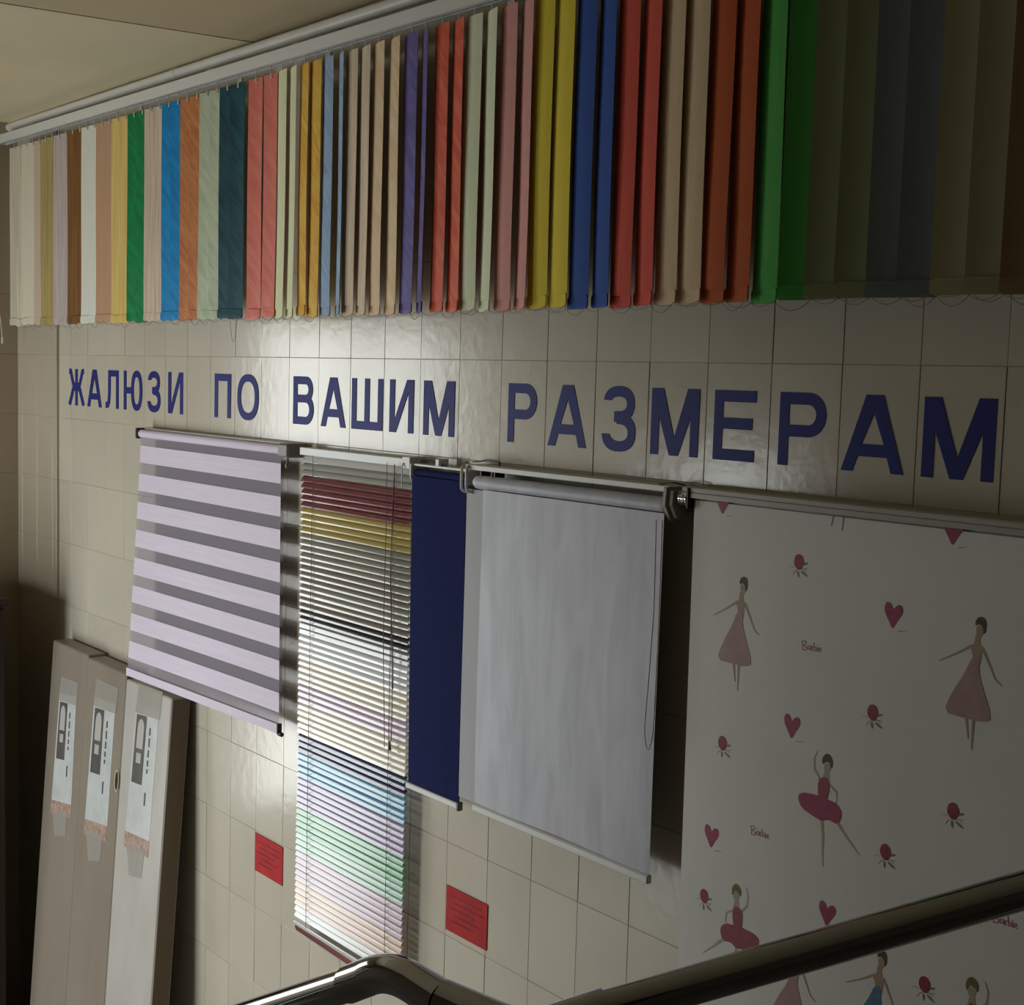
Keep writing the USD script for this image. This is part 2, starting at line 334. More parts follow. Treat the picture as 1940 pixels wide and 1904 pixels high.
# (right edge of each vane's pair ..., colour name, photo colour, gain, turn in degrees); vanes hang every 79 mm
def fab(name, c, k, pattern=None, c2=None):
    if pattern == 'wave':      # woven diagonal waves
        return mat('fabric_' + name, tint(c, k), rough=0.55, spec=0.35, col2=tint(c2 or tuple(int(x * 0.8) for x in c), k), scale=(34, 9, 7), distortion=0.8, detail=2, ramp=(0.34, 0.66), transl=0.12, rot=(0, 0.75, 0))
    if pattern == 'slub':
        return mat('fabric_' + name, tint(c, k), rough=0.7, spec=0.25, col2=tint(c2 or tuple(int(x * 0.88) for x in c), k), scale=(120, 120, 3), detail=2, transl=0.12)
    return mat('fabric_' + name, tint(c, k), rough=0.75, spec=0.25, var=0.05, scale=(160, 160, 8), transl=0.12)
FAB = {
 'cream': fab('cream', (166, 160, 140), 1.95, 'slub'), 'ivory': fab('ivory', (168, 163, 145), 1.95), 'blush': fab('blush', (158, 140, 126), 1.95), 'straw': fab('straw', (142, 126, 80), 1.95, 'slub'),
 'lavender grey': fab('lavender_grey', (156, 146, 140), 1.95, 'slub'), 'brown': fab('brown', (112, 78, 40), 1.8, 'slub', (92, 62, 36)), 'white': fab('white', (176, 176, 166), 1.95),
 'tan': fab('tan', (155, 124, 98), 1.9), 'pale yellow': fab('pale_yellow', (202, 180, 112), 1.5, 'slub', (192, 160, 90)), 'green': fab('green', (0, 112, 62), 1.9, 'wave', (0, 92, 50)),
 'pinkish beige': fab('pinkish_beige', (176, 160, 142), 1.9, 'slub'), 'bright blue': fab('bright_blue', (14, 118, 172), 1.8, 'wave', (8, 100, 150)),
 'copper': fab('copper', (168, 112, 64), 1.8, 'wave', (150, 86, 56)), 'pale green': fab('pale_green', (166, 172, 148), 1.7, 'wave', (146, 156, 134)), 'dark teal': fab('dark_teal', (20, 66, 72), 1.9, 'wave', (10, 42, 54)),
 'salmon': fab('salmon', (198, 108, 92), 1.8, 'wave', (176, 90, 80)), 'light cream': fab('light_cream', (192, 180, 148), 1.9), 'gold': fab('gold', (192, 146, 62), 2.0, 'wave', (166, 120, 44)),
 'grey blue': fab('grey_blue', (114, 134, 156), 2.2, 'wave', (98, 116, 138)), 'warm beige': fab('warm_beige', (168, 152, 132), 2.2, 'slub'), 'sand': fab('sand', (172, 148, 122), 2.3, 'wave', (158, 134, 104)),
 'purple': fab('purple', (84, 74, 122), 2.3, 'wave', (66, 58, 100)), 'red orange': fab('red_orange', (164, 74, 54), 2.8, 'wave', (136, 54, 38)), 'mint grey': fab('mint_grey', (134, 136, 116), 3.4),
 'dusty pink': fab('dusty_pink', (124, 88, 84), 3.8), 'mustard yellow': fab('mustard_yellow', (134, 118, 36), 3.8), 'navy blue': fab('navy_blue', (28, 48, 94), 3.6), 'brick red': fab('brick_red', (112, 43, 34), 4.5),
 'stone beige': fab('stone_beige', (100, 88, 70), 5.8), 'rust orange': fab('rust_orange', (92, 40, 16), 4.8), 'leaf green': fab('leaf_green', (32, 76, 30), 5.4),
 'olive': fab('olive', (50, 54, 38), 10), 'slate grey': fab('slate_grey', (46, 50, 54), 10), 'putty': fab('putty', (66, 64, 50), 10), 'cocoa': fab('cocoa', (56, 46, 34), 10), 'taupe brown': fab('taupe_brown', (88, 70, 52), 3.0)}
bands = ['cream', 'cream', 'ivory', 'ivory', 'blush', 'straw', 'straw', 'lavender grey', 'lavender grey']
x = -2.225; VAN = []
for c in bands: VAN.append((x, c, -9)); x += 0.0795
for c in ('brown', 'white', 'tan', 'pale yellow', 'green', 'pinkish beige', 'bright blue', 'copper', 'pale green', 'dark teal'):
    VAN += [(x, c, -8), (x + 0.0793, c, -7)]; x += 0.1587
# measured right edges of the opened vanes (on the plane of the hangers) and their turn
for xr, w, c in ((0.179, 0.100, 'salmon'), (0.278, 0.09, 'salmon'), (0.342, 0.060, 'light cream'), (0.405, 0.046, 'light cream'), (0.484, 0.051, 'gold'), (0.564, 0.070, 'gold'), (0.635, 0.062, 'grey blue'), (0.695, 0.026, 'grey blue'),
                 (0.778, 0.068, 'warm beige'), (0.848, 0.054, 'warm beige'), (0.924, 0.060, 'sand'), (1.006, 0.051, 'sand'), (1.100, 0.066, 'purple'), (1.149, 0.026, 'purple'), (1.253, 0.065, 'red orange'), (1.321, 0.05, 'red orange'),
                 (1.407, 0.076, 'mint grey'), (1.471, 0.048, 'mint grey'), (1.559, 0.069, 'dusty pink'), (1.626, 0.048, 'dusty pink'), (1.713, 0.078, 'mustard yellow'), (1.792, 0.070, 'mustard yellow'), (1.877, 0.074, 'navy blue'), (1.945, 0.058, 'navy blue'),
                 (2.030, 0.074, 'brick red'), (2.103, 0.060, 'brick red'), (2.182, 0.070, 'stone beige'), (2.259, 0.074, 'stone beige'), (2.340, 0.072, 'rust orange'), (2.411, 0.066, 'rust orange'), (2.487, 0.068, 'leaf green')):
    q = (CAM[0] - xr) / (0 - CAM[1] + VY)                               # run of the line of sight per metre of depth
    phi = 0.0
    for _ in range(40):                                                # turn whose seen width is w
        f0 = 0.089 * (math.cos(phi) - q * math.sin(phi)) - w; phi += f0 / (0.089 * q + 0.02) * 0.8
    phi = min(max(phi, -0.1), 0.5)
    VAN.append((xr - w / 2, c, math.degrees(phi)))
x = 2.545
for c in ('leaf green', 'olive', 'olive', 'slate grey', 'slate grey', 'putty', 'putty', 'cocoa', 'cocoa', 'cocoa'):
    VAN.append((x, c, -17)); x += 0.0775
VT = lambda x: Z0 + 0.982 - 0.0085 * (x + 1)
VBOT = Z0 + 0.135
ends = []
for i, (xc, cname, deg) in enumerate(VAN):
    ph = math.radians(deg); c, s = math.cos(ph), math.sin(ph)
    jit = rnd.uniform(-1, 1); sway = rnd.uniform(-0.004, 0.004); zt, zb = VT(xc), VBOT + rnd.uniform(-0.004, 0.004)
    bow = 0.0035 * (1 if deg > 0 else -1)
    def fn(u, v, xc=xc, c=c, s=s, zt=zt, zb=zb, sway=sway, jit=jit, bow=bow, ph=ph):
        a = (u - 0.5) * 0.089; tw = ph + 0.03 * jit * (1 - v); cc, ss = math.cos(tw), math.sin(tw)
        n = bow * (1 - (2 * u - 1) ** 2) + 0.0022 * math.sin(5 * v + 3 * jit) * (1 - v)
        return (xc + a * cc - n * ss + sway * (1 - v), VY - a * ss - n * cc, zb + 0.03 + (zt - zb - 0.03) * v)
    vane = obj('vane', sheet(fn, 6, 9, 0.0007), FAB[cname], VB, smooth=40, label=f'{cname} fabric vane')
    hem = sbox(-0.0452, 0, 0.0452, 0.0345).buffer(-0.009).buffer(0.009)
    tw = ph + 0.03 * jit; cc, ss = math.cos(tw), math.sin(tw)
    hs = trimesh.creation.extrude_polygon(hem, 0.0052, engine='earcut'); v = np.array(hs.vertices); n_ = v[:, 2] - 0.0028
    n_ = n_ * (1 - 0.75 * np.abs(v[:, 1] - 0.016) / 0.02)
    hs.vertices = np.stack([xc + sway + v[:, 0] * cc + n_ * ss, VY - v[:, 0] * ss + n_ * cc, zb + v[:, 1]], 1); trimesh.repair.fix_normals(hs)
    obj('hem_pocket', hs, FAB[cname], vane)
    rb = rz(xc)
    hg = [bx(xc - 0.0013, xc + 0.0013, VY - 0.001, VY + 0.001, zt - 0.012, rb + 0.006), bx(xc - 0.006, xc + 0.006, VY + 0.0012, VY + 0.0024, zt - 0.014, zt + 0.003)]
    obj('hanger', hg, white_plastic, vane)
    ends.append((xc, zb, cc, ss, sway))
ch = []
for i in range(len(ends) - 1):
    (xa, za, ca, sa, wa), (xb, zb, cb, sb, wb_) = ends[i], ends[i + 1]
    for sgn in (1, -1):
        if sgn < 0 and rnd.random() < 0.35: continue
        p0 = (xa + wa + sgn * 0.040 * ca, VY - sgn * 0.040 * sa - 0.004, za + 0.004); p1 = (xb + wb_ + sgn * 0.040 * cb, VY - sgn * 0.040 * sb - 0.004, zb + 0.004)
        ch.append(chain(p0, p1, rnd.choice((0.010, 0.014, 0.018, 0.024)) * (1.0 if sgn > 0 else 0.8)))
ch.append(chain((0.015, VY - 0.03, VBOT), (0.07, VY - 0.03, VBOT), 0.085, n=11))
obj('linking_chain', ch, bead, VB)
cp = np.array([(-2.37, VY - 0.02, rz(-2.37)), (-2.372, VY - 0.022, Z0 + 0.6), (-2.385, VY - 0.03, Z0 + 0.33), (-2.365, VY - 0.03, Z0 + 0.23), (-2.35, VY - 0.026, Z0 + 0.17), (-2.342, VY - 0.02, Z0 + 0.075)])
obj('control_cord', [tube(fillet(cp, 0.06), 0.0022, 8), lathe([(-0.03, 0.003), (-0.028, 0.006), (0.0, 0.0045), (0.004, 0.002)], (-2.342, VY - 0.02, Z0 + 0.078), 'z', 12)], cord_white, VB, smooth=40)

# ---------------------------------------------------------------- lettering on the tiles
letter_m = mat('blue_vinyl', (0.028, 0.034, 0.19), rough=0.5, spec=0.16, var=0.08, scale=(18, 18, 18))
HL, S = 0.169, 0.0268
def ell(cx, cy, rx, ry, n=40):
    return Polygon([(cx + math.copysign(abs(math.cos(t)) ** 0.86, math.cos(t)) * rx, cy + math.copysign(abs(math.sin(t)) ** 0.86, math.sin(t)) * ry) for t in np.linspace(0, 2 * math.pi, n, endpoint=False)])
def bowl(x0, x1, y0, y1, s=S):
    """D-shaped ring that opens to the left"""
    r = min((y1 - y0) / 2, x1 - x0) * 0.98
    o = sbox(x0, y0, x1 - r, y1).union(affinity.scale(Point(x1 - r, (y0 + y1) / 2).buffer(1, 24), r, (y1 - y0) / 2))
    r2_ = max(r - s, 0.002); i = sbox(x0, y0 + s, x1 - s - r2_, y1 - s).union(affinity.scale(Point(x1 - s - r2_, (y0 + y1) / 2).buffer(1, 24), r2_, (y1 - y0) / 2 - s))
    return o.difference(i)
def glyph(c, w):
    H, s = HL, S
    B = lambda x0, y0, x1, y1: sbox(x0, y0, x1, y1)
    st = lambda pts, k=1.0, cap='flat': LineString(pts).buffer(s * k / 2, cap_style=cap, join_style='mitre')
    if c == 'П': return union_all([B(0, 0, s, H), B(w - s, 0, w, H), B(0, H - s, w, H)])
    if c == 'Ш': return union_all([B(0, 0, s, H), B(w / 2 - s / 2, 0, w / 2 + s / 2, H), B(w - s, 0, w, H), B(0, 0, w, s)])
    if c == 'И': return union_all([B(0, 0, s, H), B(w - s, 0, w, H), Polygon([(s * 0.3, 0), (s * 1.35, 0), (w - s * 0.3, H), (w - s * 1.35, H)])])
    if c == 'М': return union_all([B(0, 0, s, H), B(w - s, 0, w, H), Polygon([(0, H), (s * 1.45, H), (w / 2 + s * 0.55, 0), (w / 2 - s * 0.55, 0)]), Polygon([(w, H), (w - s * 1.45, H), (w / 2 - s * 0.55, 0), (w / 2 + s * 0.55, 0)])])
    if c == 'Е': return union_all([B(0, 0, s, H), B(0, H - s, w, H), B(0, 0, w, s), B(0, 0.45 * H, w * 0.93, 0.45 * H + s)])
    if c == 'Р': return union_all([B(0, 0, s, H), bowl(0.3 * s, w, 0.40 * H, H)])
    if c == 'В': return union_all([B(0, 0, s, H), bowl(0.3 * s, w * 0.95, 0.46 * H, H), bowl(0.3 * s, w, 0, 0.46 * H + s)])
    if c == 'О': return ell(w / 2, H / 2, w / 2, H * 0.51).difference(ell(w / 2, H / 2, w / 2 - s * 1.02, H * 0.51 - s))
    if c == 'А':
        a = 0.82 * s
        o = Polygon([(0, 0), (w / 2 - a, H), (w / 2 + a, H), (w, 0)])
        k = (w / 2 - a) / H
        inn = Polygon([(s * 1.12, 0), (s * 1.12 + k * 0.2 * H, 0.2 * H), (w - s * 1.12 - k * 0.2 * H, 0.2 * H), (w - s * 1.12, 0)])
        y = 0.2 * H + s; tri = Polygon([(s * 1.12 + k * y, y), (w / 2, 0.78 * H), (w - s * 1.12 - k * y, y)])
        return o.difference(inn).difference(tri)
    if c == 'З':
        t_ = ell(w * 0.49, 0.735 * H, w * 0.46, 0.275 * H); ti = ell(w * 0.49, 0.735 * H, w * 0.46 - s, 0.275 * H - s)
        b_ = ell(w * 0.5, 0.285 * H, w * 0.5, 0.295 * H); bi = ell(w * 0.5, 0.285 * H, w * 0.5 - s, 0.295 * H - s)
        top = t_.difference(ti).difference(B(-1, 0.40 * H, w * 0.44, 0.79 * H)); bot = b_.difference(bi).difference(B(-1, 0.255 * H, w * 0.44, 0.62 * H))
        return union_all([top, bot, B(w * 0.36, 0.455 * H, w * 0.66, 0.455 * H + s)])
    if c == 'Ю':
        r = w * 0.30; cx = w - r
        return union_all([B(0, 0, s, H), B(0, H / 2 - s / 2, cx - r + s * 0.8, H / 2 + s / 2), ell(cx, H / 2, r, H * 0.51).difference(ell(cx, H / 2, r - s, H * 0.51 - s))])
    if c == 'Л':
        leg = LineString([(0.30 * w, H), (0.29 * w, 0.4 * H), (0.25 * w, 0.17 * H), (0.17 * w, 0.085 * H), (0.0, 0.075 * H)]).buffer(s / 2, cap_style='flat')
        return union_all([B(w - s, 0, w, H), B(0.30 * w - s / 2, H - s, w, H), leg])
    if c == 'Ж':
        a = LineString([(0.06 * w, 0.945 * H), (0.15 * w, 0.93 * H), (0.22 * w, 0.76 * H), (0.31 * w, 0.58 * H), (0.46 * w, 0.53 * H)]).buffer(s * 0.46, cap_style='flat')
        b = LineString([(0.46 * w, 0.53 * H), (0.30 * w, 0.44 * H), (0.07 * w, 0.0)]).buffer(s * 0.48, cap_style='flat').intersection(B(-1, 0, 1, H))
        L_ = a.union(b); return union_all([L_, affinity.scale(L_, -1, 1, origin=(w / 2, 0)), B(w / 2 - s / 2, 0, w / 2 + s / 2, H)])
LET = [('Ж', -1.828, 0.194), ('А', -1.603, 0.161), ('Л', -1.398, 0.138), ('Ю', -1.205, 0.188), ('З', -0.965, 0.124), ('И', -0.769, 0.135), ('П', -0.362, 0.131), ('О', -0.179, 0.161), ('В', 0.233, 0.136), ('А', 0.42, 0.155), ('Ш', 0.613, 0.182),
       ('И', 0.836, 0.131), ('М', 1.022, 0.158), ('Р', 1.437, 0.125), ('А', 1.614, 0.157), ('З', 1.832, 0.125), ('М', 2.014, 0.163), ('Е', 2.228, 0.129), ('Р', 2.43, 0.132), ('А', 2.61, 0.161), ('М', 2.816, 0.167)]
ORD = ['first', 'second', 'third', 'fourth', 'fifth', 'sixth', 'seventh', 'eighth']
NAMES = [(w_, k) for w_, n_ in (('first', 6), ('second', 2), ('third', 5), ('last', 8)) for k in range(n_)]
for (c, x0, w), (wd, k) in zip(LET, NAMES):
    g_ = glyph(c, w).buffer(0.0004)
    lab = f'blue vinyl letter {c} on the tiles, {ORD[k]} letter of the {wd} slogan word'
    obj('letter_sticker', flat(g_, 0.0007, -0.0009, x0, Z0 - 0.2355), letter_m, label=lab, cat='letter', group='letters of the wall slogan')

# ---------------------------------------------------------------- day-and-night (striped) roller blind
lav = mat('lavender_fabric', (0.82, 0.73, 0.85), rough=0.7, spec=0.25, var=0.06, scale=(5, 5, 120), transl=0.1)
sheer = mat('sheer_mesh', (0.42, 0.38, 0.44), rough=0.8, spec=0.1, trans=0.68)
lav_dark = mat('lavender_backing', (0.36, 0.32, 0.40), rough=0.8, spec=0.15)
ZB = thing('striped_roller_blind', 'lavender roller blind of opaque and sheer stripes, leftmost of the row on the wall', 'roller blind', (-0.33, -0.06, Z0 - 1.36))
zx0, zx1 = -0.90, 0.256
def zfab(x0, x1, r0, r1, dy=0.0, lift=0.0):
    def fn(u, v):
        r = r0 + (r1 - r0) * (1 - v); d = (-0.38 - r) / 0.97             # 0 at the top .. 1 at the bottom
        xx = x0 + (x1 - x0) * u + 0.012 * d * u
        return (xx, -0.062 + dy - 0.055 * max(d, 0) ** 1.1 * (1 - u) ** 1.2, Z0 + r)
    return fn
for k in range(8):
    t = -0.377 - 0.1183 * k
    obj('opaque_stripe', sheet(zfab(zx0, zx1, t, t - 0.0715), 8, 3, 0.0006), lav, ZB, smooth=40)
tops = [-0.337] + [-0.377 - 0.1183 * k - 0.0715 for k in range(8)]
bots = [-0.377 - 0.1183 * k for k in range(8)] + [-1.318]
for a, b in zip(tops, bots):
    obj('sheer_stripe', sheet(zfab(zx0, zx1, a, b), 8, 2, 0.0004), sheer, ZB, smooth=40)
obj('back_layer', sheet(zfab(zx0, zx1 + 0.0, -0.337, -1.32, dy=0.012), 8, 20, 0.0004), mat('sheer_back', (0.46, 0.42, 0.48), rough=0.8, spec=0.1, trans=0.82), ZB, smooth=40, label='sheer layer behind the stripes')
obj('cassette', lathe([(zx0 - 0.002, 0.0175), (zx1 + 0.012, 0.0175)], (0, -0.055, Z0 - 0.327), 'x', 24), lav, ZB, smooth=40, label='lavender wrapped roller tube')
obj('mounting_rail', bx(zx0, zx1 + 0.03, -0.045, -0.001, Z0 - 0.310, Z0 - 0.304, 0.001), white_plastic, ZB)
obj('end_cap', [bx(zx1 + 0.012, zx1 + 0.082, -0.085, -0.002, Z0 - 0.352, Z0 - 0.303, 0.006)], grey_plastic, ZB, label='grey plastic chain unit')
obj('end_cap', [bx(zx0 - 0.018, zx0 - 0.002, -0.078, -0.002, Z0 - 0.348, Z0 - 0.303, 0.004)], black_wire, ZB, label='black end bracket')
obj('chain_knob', lathe([(-0.022, 0.005), (-0.018, 0.009), (-0.006, 0.009), (0, 0.004), (0.014, 0.004)], (zx1 + 0.06, -0.07, Z0 - 0.368), 'z', 14), grey_plastic, ZB, smooth=40)
def bar(u):
    return None
bb = []
for f0, f1, z0, z1 in ((0, 1, -1.350, -1.316),):
    A = np.array(zfab(zx0, zx1, -1.318, -1.35)(0, 1)); B_ = np.array(zfab(zx0, zx1, -1.318, -1.35)(1, 1))
    mm = bx(0, 1, -0.007, 0.007, -0.034, 0.0, 0.0); v = np.array(mm.vertices); mm.vertices = np.outer(1 - v[:, 0], A) + np.outer(v[:, 0], B_) + np.stack([0 * v[:, 0], v[:, 1], v[:, 2]], 1); bb.append(mm)
obj('bottom_bar', bb, lav, ZB)
obj('bar_end_cap', [bx(B_[0], B_[0] + 0.006, B_[1] - 0.009, B_[1] + 0.009, B_[2] - 0.036, B_[2] + 0.001), lathe([(0, 0.008), (0.02, 0.008)], (B_[0] + 0.003, B_[1], B_[2] - 0.035), 'x', 12)], black_wire, ZB)

# ---------------------------------------------------------------- venetian blind
VE = thing('venetian_blind', 'narrow venetian blind of thin metal slats in bands of many colours', 'venetian blind', (0.706, -0.045, Z0 - 2.05))
vx0, vx1, vy = 0.378, 1.035, -0.045
def slat_mat(n, c):
    return mat('slat_' + n, c, rough=0.22, spec=0.9, coat=1.0)
SL = {'white': (0.66, 0.66, 0.62), 'pale grey': (0.42, 0.42, 0.39), 'burgundy': (0.20, 0.03, 0.045), 'yellow': (0.50, 0.38, 0.10), 'greenish grey': (0.30, 0.29, 0.23), 'taupe': (0.26, 0.22, 0.18), 'black': (0.03, 0.028, 0.026), 'silver grey': (0.22, 0.22, 0.21),
      'bright white': (0.82, 0.83, 0.82), 'cream': (0.80, 0.74, 0.60), 'lilac pink': (0.62, 0.48, 0.58), 'pale cream': (0.84, 0.77, 0.62), 'navy blue': (0.02, 0.03, 0.10), 'light blue': (0.16, 0.38, 0.55), 'lavender': (0.36, 0.30, 0.44), 'green': (0.10, 0.36, 0.17), 'mint': (0.28, 0.48, 0.36), 'mauve': (0.48, 0.34, 0.42), 'peach': (0.60, 0.40, 0.30), 'cool white': (0.62, 0.63, 0.62)}
order = [(-0.339, 'white'), (-0.365, 'pale grey'), (-0.430, 'burgundy'), (-0.522, 'yellow'), (-0.612, 'greenish grey'), (-0.74, 'taupe'), (-0.80, 'greenish grey'), (-0.845, 'taupe'), (-0.888, 'black'), (-0.928, 'silver grey'), (-0.978, 'bright white'), (-1.075, 'cream'), (-1.155, 'lilac pink'), (-1.235, 'pale cream'), (-1.348, 'navy blue'), (-1.415, 'light blue'),
         (-1.492, 'lavender'), (-1.605, 'green'), (-1.70, 'mint'), (-1.775, 'mauve'), (-1.885, 'peach'), (-1.96, 'cool white'), (-9, 'x')]
pitch = 0.0224; TILT = math.radians(54)
def slat(zc, w=0.025, tilt=TILT, drop=0.0, x0=vx0, x1=vx1):
    n = 7; R = 0.026; V = []
    for side_ in (0, 1):
        for xe in (x0, x1):
            for k in range(n):
                t = (k / (n - 1) - 0.5) * w; cr = 0.0028 * (1 - (2 * t / w) ** 2) - side_ * 0.0003
                # t runs from the wall edge (up) to the room edge (down); cr is the crown along the slat normal
                yy = -t * math.cos(tilt) - cr * math.sin(tilt); zz = -t * math.sin(tilt) + cr * math.cos(tilt)
                V.append((xe, vy + yy, zc + zz - drop * (xe - x0)))
    idx = lambda s, e, k: s * 2 * n + e * n + k; Fc = []
    for k in range(n - 1):
        Fc += [[idx(0, 0, k), idx(0, 1, k), idx(0, 1, k + 1)], [idx(0, 0, k), idx(0, 1, k + 1), idx(0, 0, k + 1)], [idx(1, 0, k), idx(1, 1, k + 1), idx(1, 1, k)], [idx(1, 0, k), idx(1, 0, k + 1), idx(1, 1, k + 1)]]
        for e in (0, 1):
            a, b, c, d = idx(0, e, k), idx(0, e, k + 1), idx(1, e, k + 1), idx(1, e, k)
            Fc += [[a, b, c], [a, c, d]]
    for k in (0, n - 1):
        a, b, c, d = idx(0, 0, k), idx(0, 1, k), idx(1, 1, k), idx(1, 0, k); Fc += [[a, b, c], [a, c, d]]
    m = trimesh.Trimesh(np.array(V), np.array(Fc), process=False); trimesh.repair.fix_normals(m); return m
zc = -0.352; ns = 0
while zc > -2.000:
    cn = [c for (a, c), (b, _) in zip(order[:-1], order[1:]) if a + 0.012 >= zc > b + 0.012]
    cn = cn[0] if cn else 'white'
    extra = 0.22 if cn == 'silver grey' else 0.0
    obj('slat', slat(Z0 + zc + rnd.uniform(-0.0008, 0.0008), tilt=TILT + extra + rnd.uniform(-0.03, 0.03), drop=rnd.uniform(-0.002, 0.002)), slat_mat(cn.replace(' ', '_'), SL[cn]), VE, smooth=40, label=f'{cn} slat')
    zc -= pitch
obj('bottom_rail', bx(vx0 - 0.001, vx1 + 0.001, vy - 0.013, vy + 0.013, Z0 - 2.028, Z0 - 2.013, 0.003), slat_mat('cool_white', SL['cool white']), VE)
obj('slat', slat(Z0 - 2.043, tilt=math.radians(104), drop=0.02, w=0.027), slat_mat('burgundy', SL['burgundy']), VE, smooth=40, label='loose burgundy slat hanging askew below the bottom rail')
obj('head_rail', bx(vx0 - 0.004, vx1 - 0.02, vy - 0.0125, vy + 0.0125, Z0 - 0.338, Z0 - 0.311, 0.002), white_plastic, VE)
obj('rail_bracket', [bx(vx1 - 0.04, vx1 + 0.002, vy - 0.0155, -0.001, Z0 - 0.342, Z0 - 0.305, 0.002)], white_plastic, VE)
for xx in (vx0 + 0.085, vx1 - 0.085):
    obj('ladder_cord', [tube([(xx + o_, vy + dy, Z0 - 0.335), (xx + o_, vy + dy, Z0 - 1.2), (xx + o_ + rnd.uniform(-0.004, 0.004), vy + dy, Z0 - 2.015)], 0.0009, 5) for dy, o_ in ((-0.0125, 0), (0.011, 0.004))] +
        [tube([(xx, vy - 0.0125, Z0 + z_ - 0.011), (xx + 0.004, vy + 0.011, Z0 + z_ + 0.009)], 0.0006, 4) for z_ in np.arange(-0.352, -2.0, -pitch)], bead, VE)
def wig(x, y, z0, z1, amp, ph, n=24):
    return [(x + amp * math.sin(ph + 7 * t) + 0.01 * t, y - 0.004 * math.sin(5 * t), z0 + (z1 - z0) * t) for t in np.linspace(0, 1, n)]
obj('lift_cord', [tube(wig(vx1 - 0.115, vy - 0.02, Z0 - 0.33, Z0 - 1.25, 0.005, 0), 0.0012, 6), tube(wig(vx1 - 0.075, vy - 0.022, Z0 - 0.33, Z0 - 1.05, 0.007, 1.0), 0.0012, 6), tube(wig(vx1 - 0.07, vy - 0.024, Z0 - 0.33, Z0 - 1.22, 0.004, 2.1), 0.0012, 6),
                  lathe([(-0.03, 0.002), (-0.028, 0.006), (0, 0.003)], (vx1 - 0.062, vy - 0.024, Z0 - 1.22), 'z', 10)], bead, VE)
obj('tilt_hook', [tube([(vx1 - 0.03, vy - 0.016, Z0 - 0.325), (vx1 - 0.03, vy - 0.022, Z0 - 0.34), (vx1 - 0.028, vy - 0.022, Z0 - 0.40)], 0.002, 8)], white_plastic, VE)

# ---------------------------------------------------------------- narrow blue roller blind
navy = mat('navy_fabric', (0.020, 0.026, 0.10), rough=0.9, spec=0.08, var=0.10, scale=(40, 40, 40), transl=0.05)
BL = thing('roller_blind', 'narrow navy blue roller blind hanging between the venetian blind and the white roller blind', 'roller blind', (1.18, -0.05, Z0 - 1.36))
bx0, bx1 = 1.048, 1.312
obj('fabric', sheet(lambda u, v: (bx0 + (bx1 - bx0) * u + 0.012 * (1 - v), -0.055 - 0.003 * math.sin(3 * u + 2 * v), Z0 - 0.362 - 0.972 * (1 - v)), 6, 10, 0.0006), navy, BL, smooth=40)
obj('bounce_sheet', sheet(lambda u, v: (bx0 + (bx1 - bx0) * u + 0.012 * (1 - v), -0.0535 - 0.003 * math.sin(3 * u + 2 * v), Z0 - 0.365 - 0.968 * (1 - v)), 6, 10, 0.0004), mat('white_bounce', (0.78, 0.78, 0.78), rough=0.8), BL, smooth=40, label='added pale sheet behind the cloth that bounces light to the wall')  # added white sheet, brightens the wall gap beside the navy blind
obj('roller_tube', lathe([(bx0, 0.012), (bx1, 0.012)], (0, -0.040, Z0 - 0.352), 'x', 20), navy, BL, smooth=40)
obj('mounting_rail', bx(bx0 - 0.012, bx1 + 0.015, -0.052, -0.001, Z0 - 0.331, Z0 - 0.324, 0.001), white_plastic, BL)
for xx in (bx0 - 0.012, bx1 + 0.002):
    obj('end_bracket', bx(xx, xx + 0.008, -0.06, -0.001, Z0 - 0.372, Z0 - 0.324, 0.002), white_plastic, BL)
obj('bottom_bar', bx(bx0 + 0.006, bx1 + 0.010, -0.063, -0.049, Z0 - 1.352, Z0 - 1.333, 0.003), white_paint, BL)
obj('bar_end_cap', [bx(bx1 + 0.010, bx1 + 0.02, -0.066, -0.046, Z0 - 1.356, Z0 - 1.33, 0.002)], grey_plastic, BL)
hk = [(1.055, -0.03, Z0 - 0.318), (1.09, -0.04, Z0 - 0.306), (1.15, -0.05, Z0 - 0.300), (1.17, -0.05, Z0 - 0.310), (1.12, -0.05, Z0 - 0.318), (1.20, -0.045, Z0 - 0.319)]
obj('wire_hook', tube(fillet(hk, 0.02, 6), 0.0022, 8), black_wire, BL, smooth=40)
obj('clip', [bx(1.165, 1.185, -0.058, -0.02, Z0 - 0.324, Z0 - 0.302, 0.002)], white_plastic, BL)

# ---------------------------------------------------------------- white satin roller blind
satin = mat('white_satin', (0.66, 0.66, 0.72), rough=0.45, spec=0.45, col2=(0.50, 0.50, 0.55), scale=(16, 16, 3.2), distortion=0.6, detail=4, ramp=(0.3, 0.72), bump=0.0012, bscale=(14, 14, 5), transl=0.08)
streak = mat('satin_streak', (0.80, 0.80, 0.80), rough=0.4)
WR = thing('roller_blind', 'wide white satin roller blind to the right of the narrow navy blind', 'roller blind', (1.78, -0.07, Z0 - 1.32))
wx0, wx1 = 1.430, 2.148
obj('fabric', sheet(lambda u, v: (wx0 + (wx1 - wx0) * u, -0.082 - 0.0025 * math.sin(9 * u) * (1 - v) - 0.0015 * math.sin(5 * v), Z0 - 0.375 - 0.925 * (1 - v)), 18, 14, 0.0006), satin, WR, smooth=40)
obj('rear_cloth', sheet(lambda u, v: (1.334 + 0.27 * u, -0.0655 - 0.0010 * math.sin(6 * v), Z0 - 0.379 - 0.928 * (1 - v)), 5, 8, 0.0005), mat('rear_cloth', (0.44, 0.44, 0.45), rough=0.6, spec=0.4, var=0.06, scale=(20, 20, 3)), WR, smooth=40, label='pale second cloth showing at the left edge')
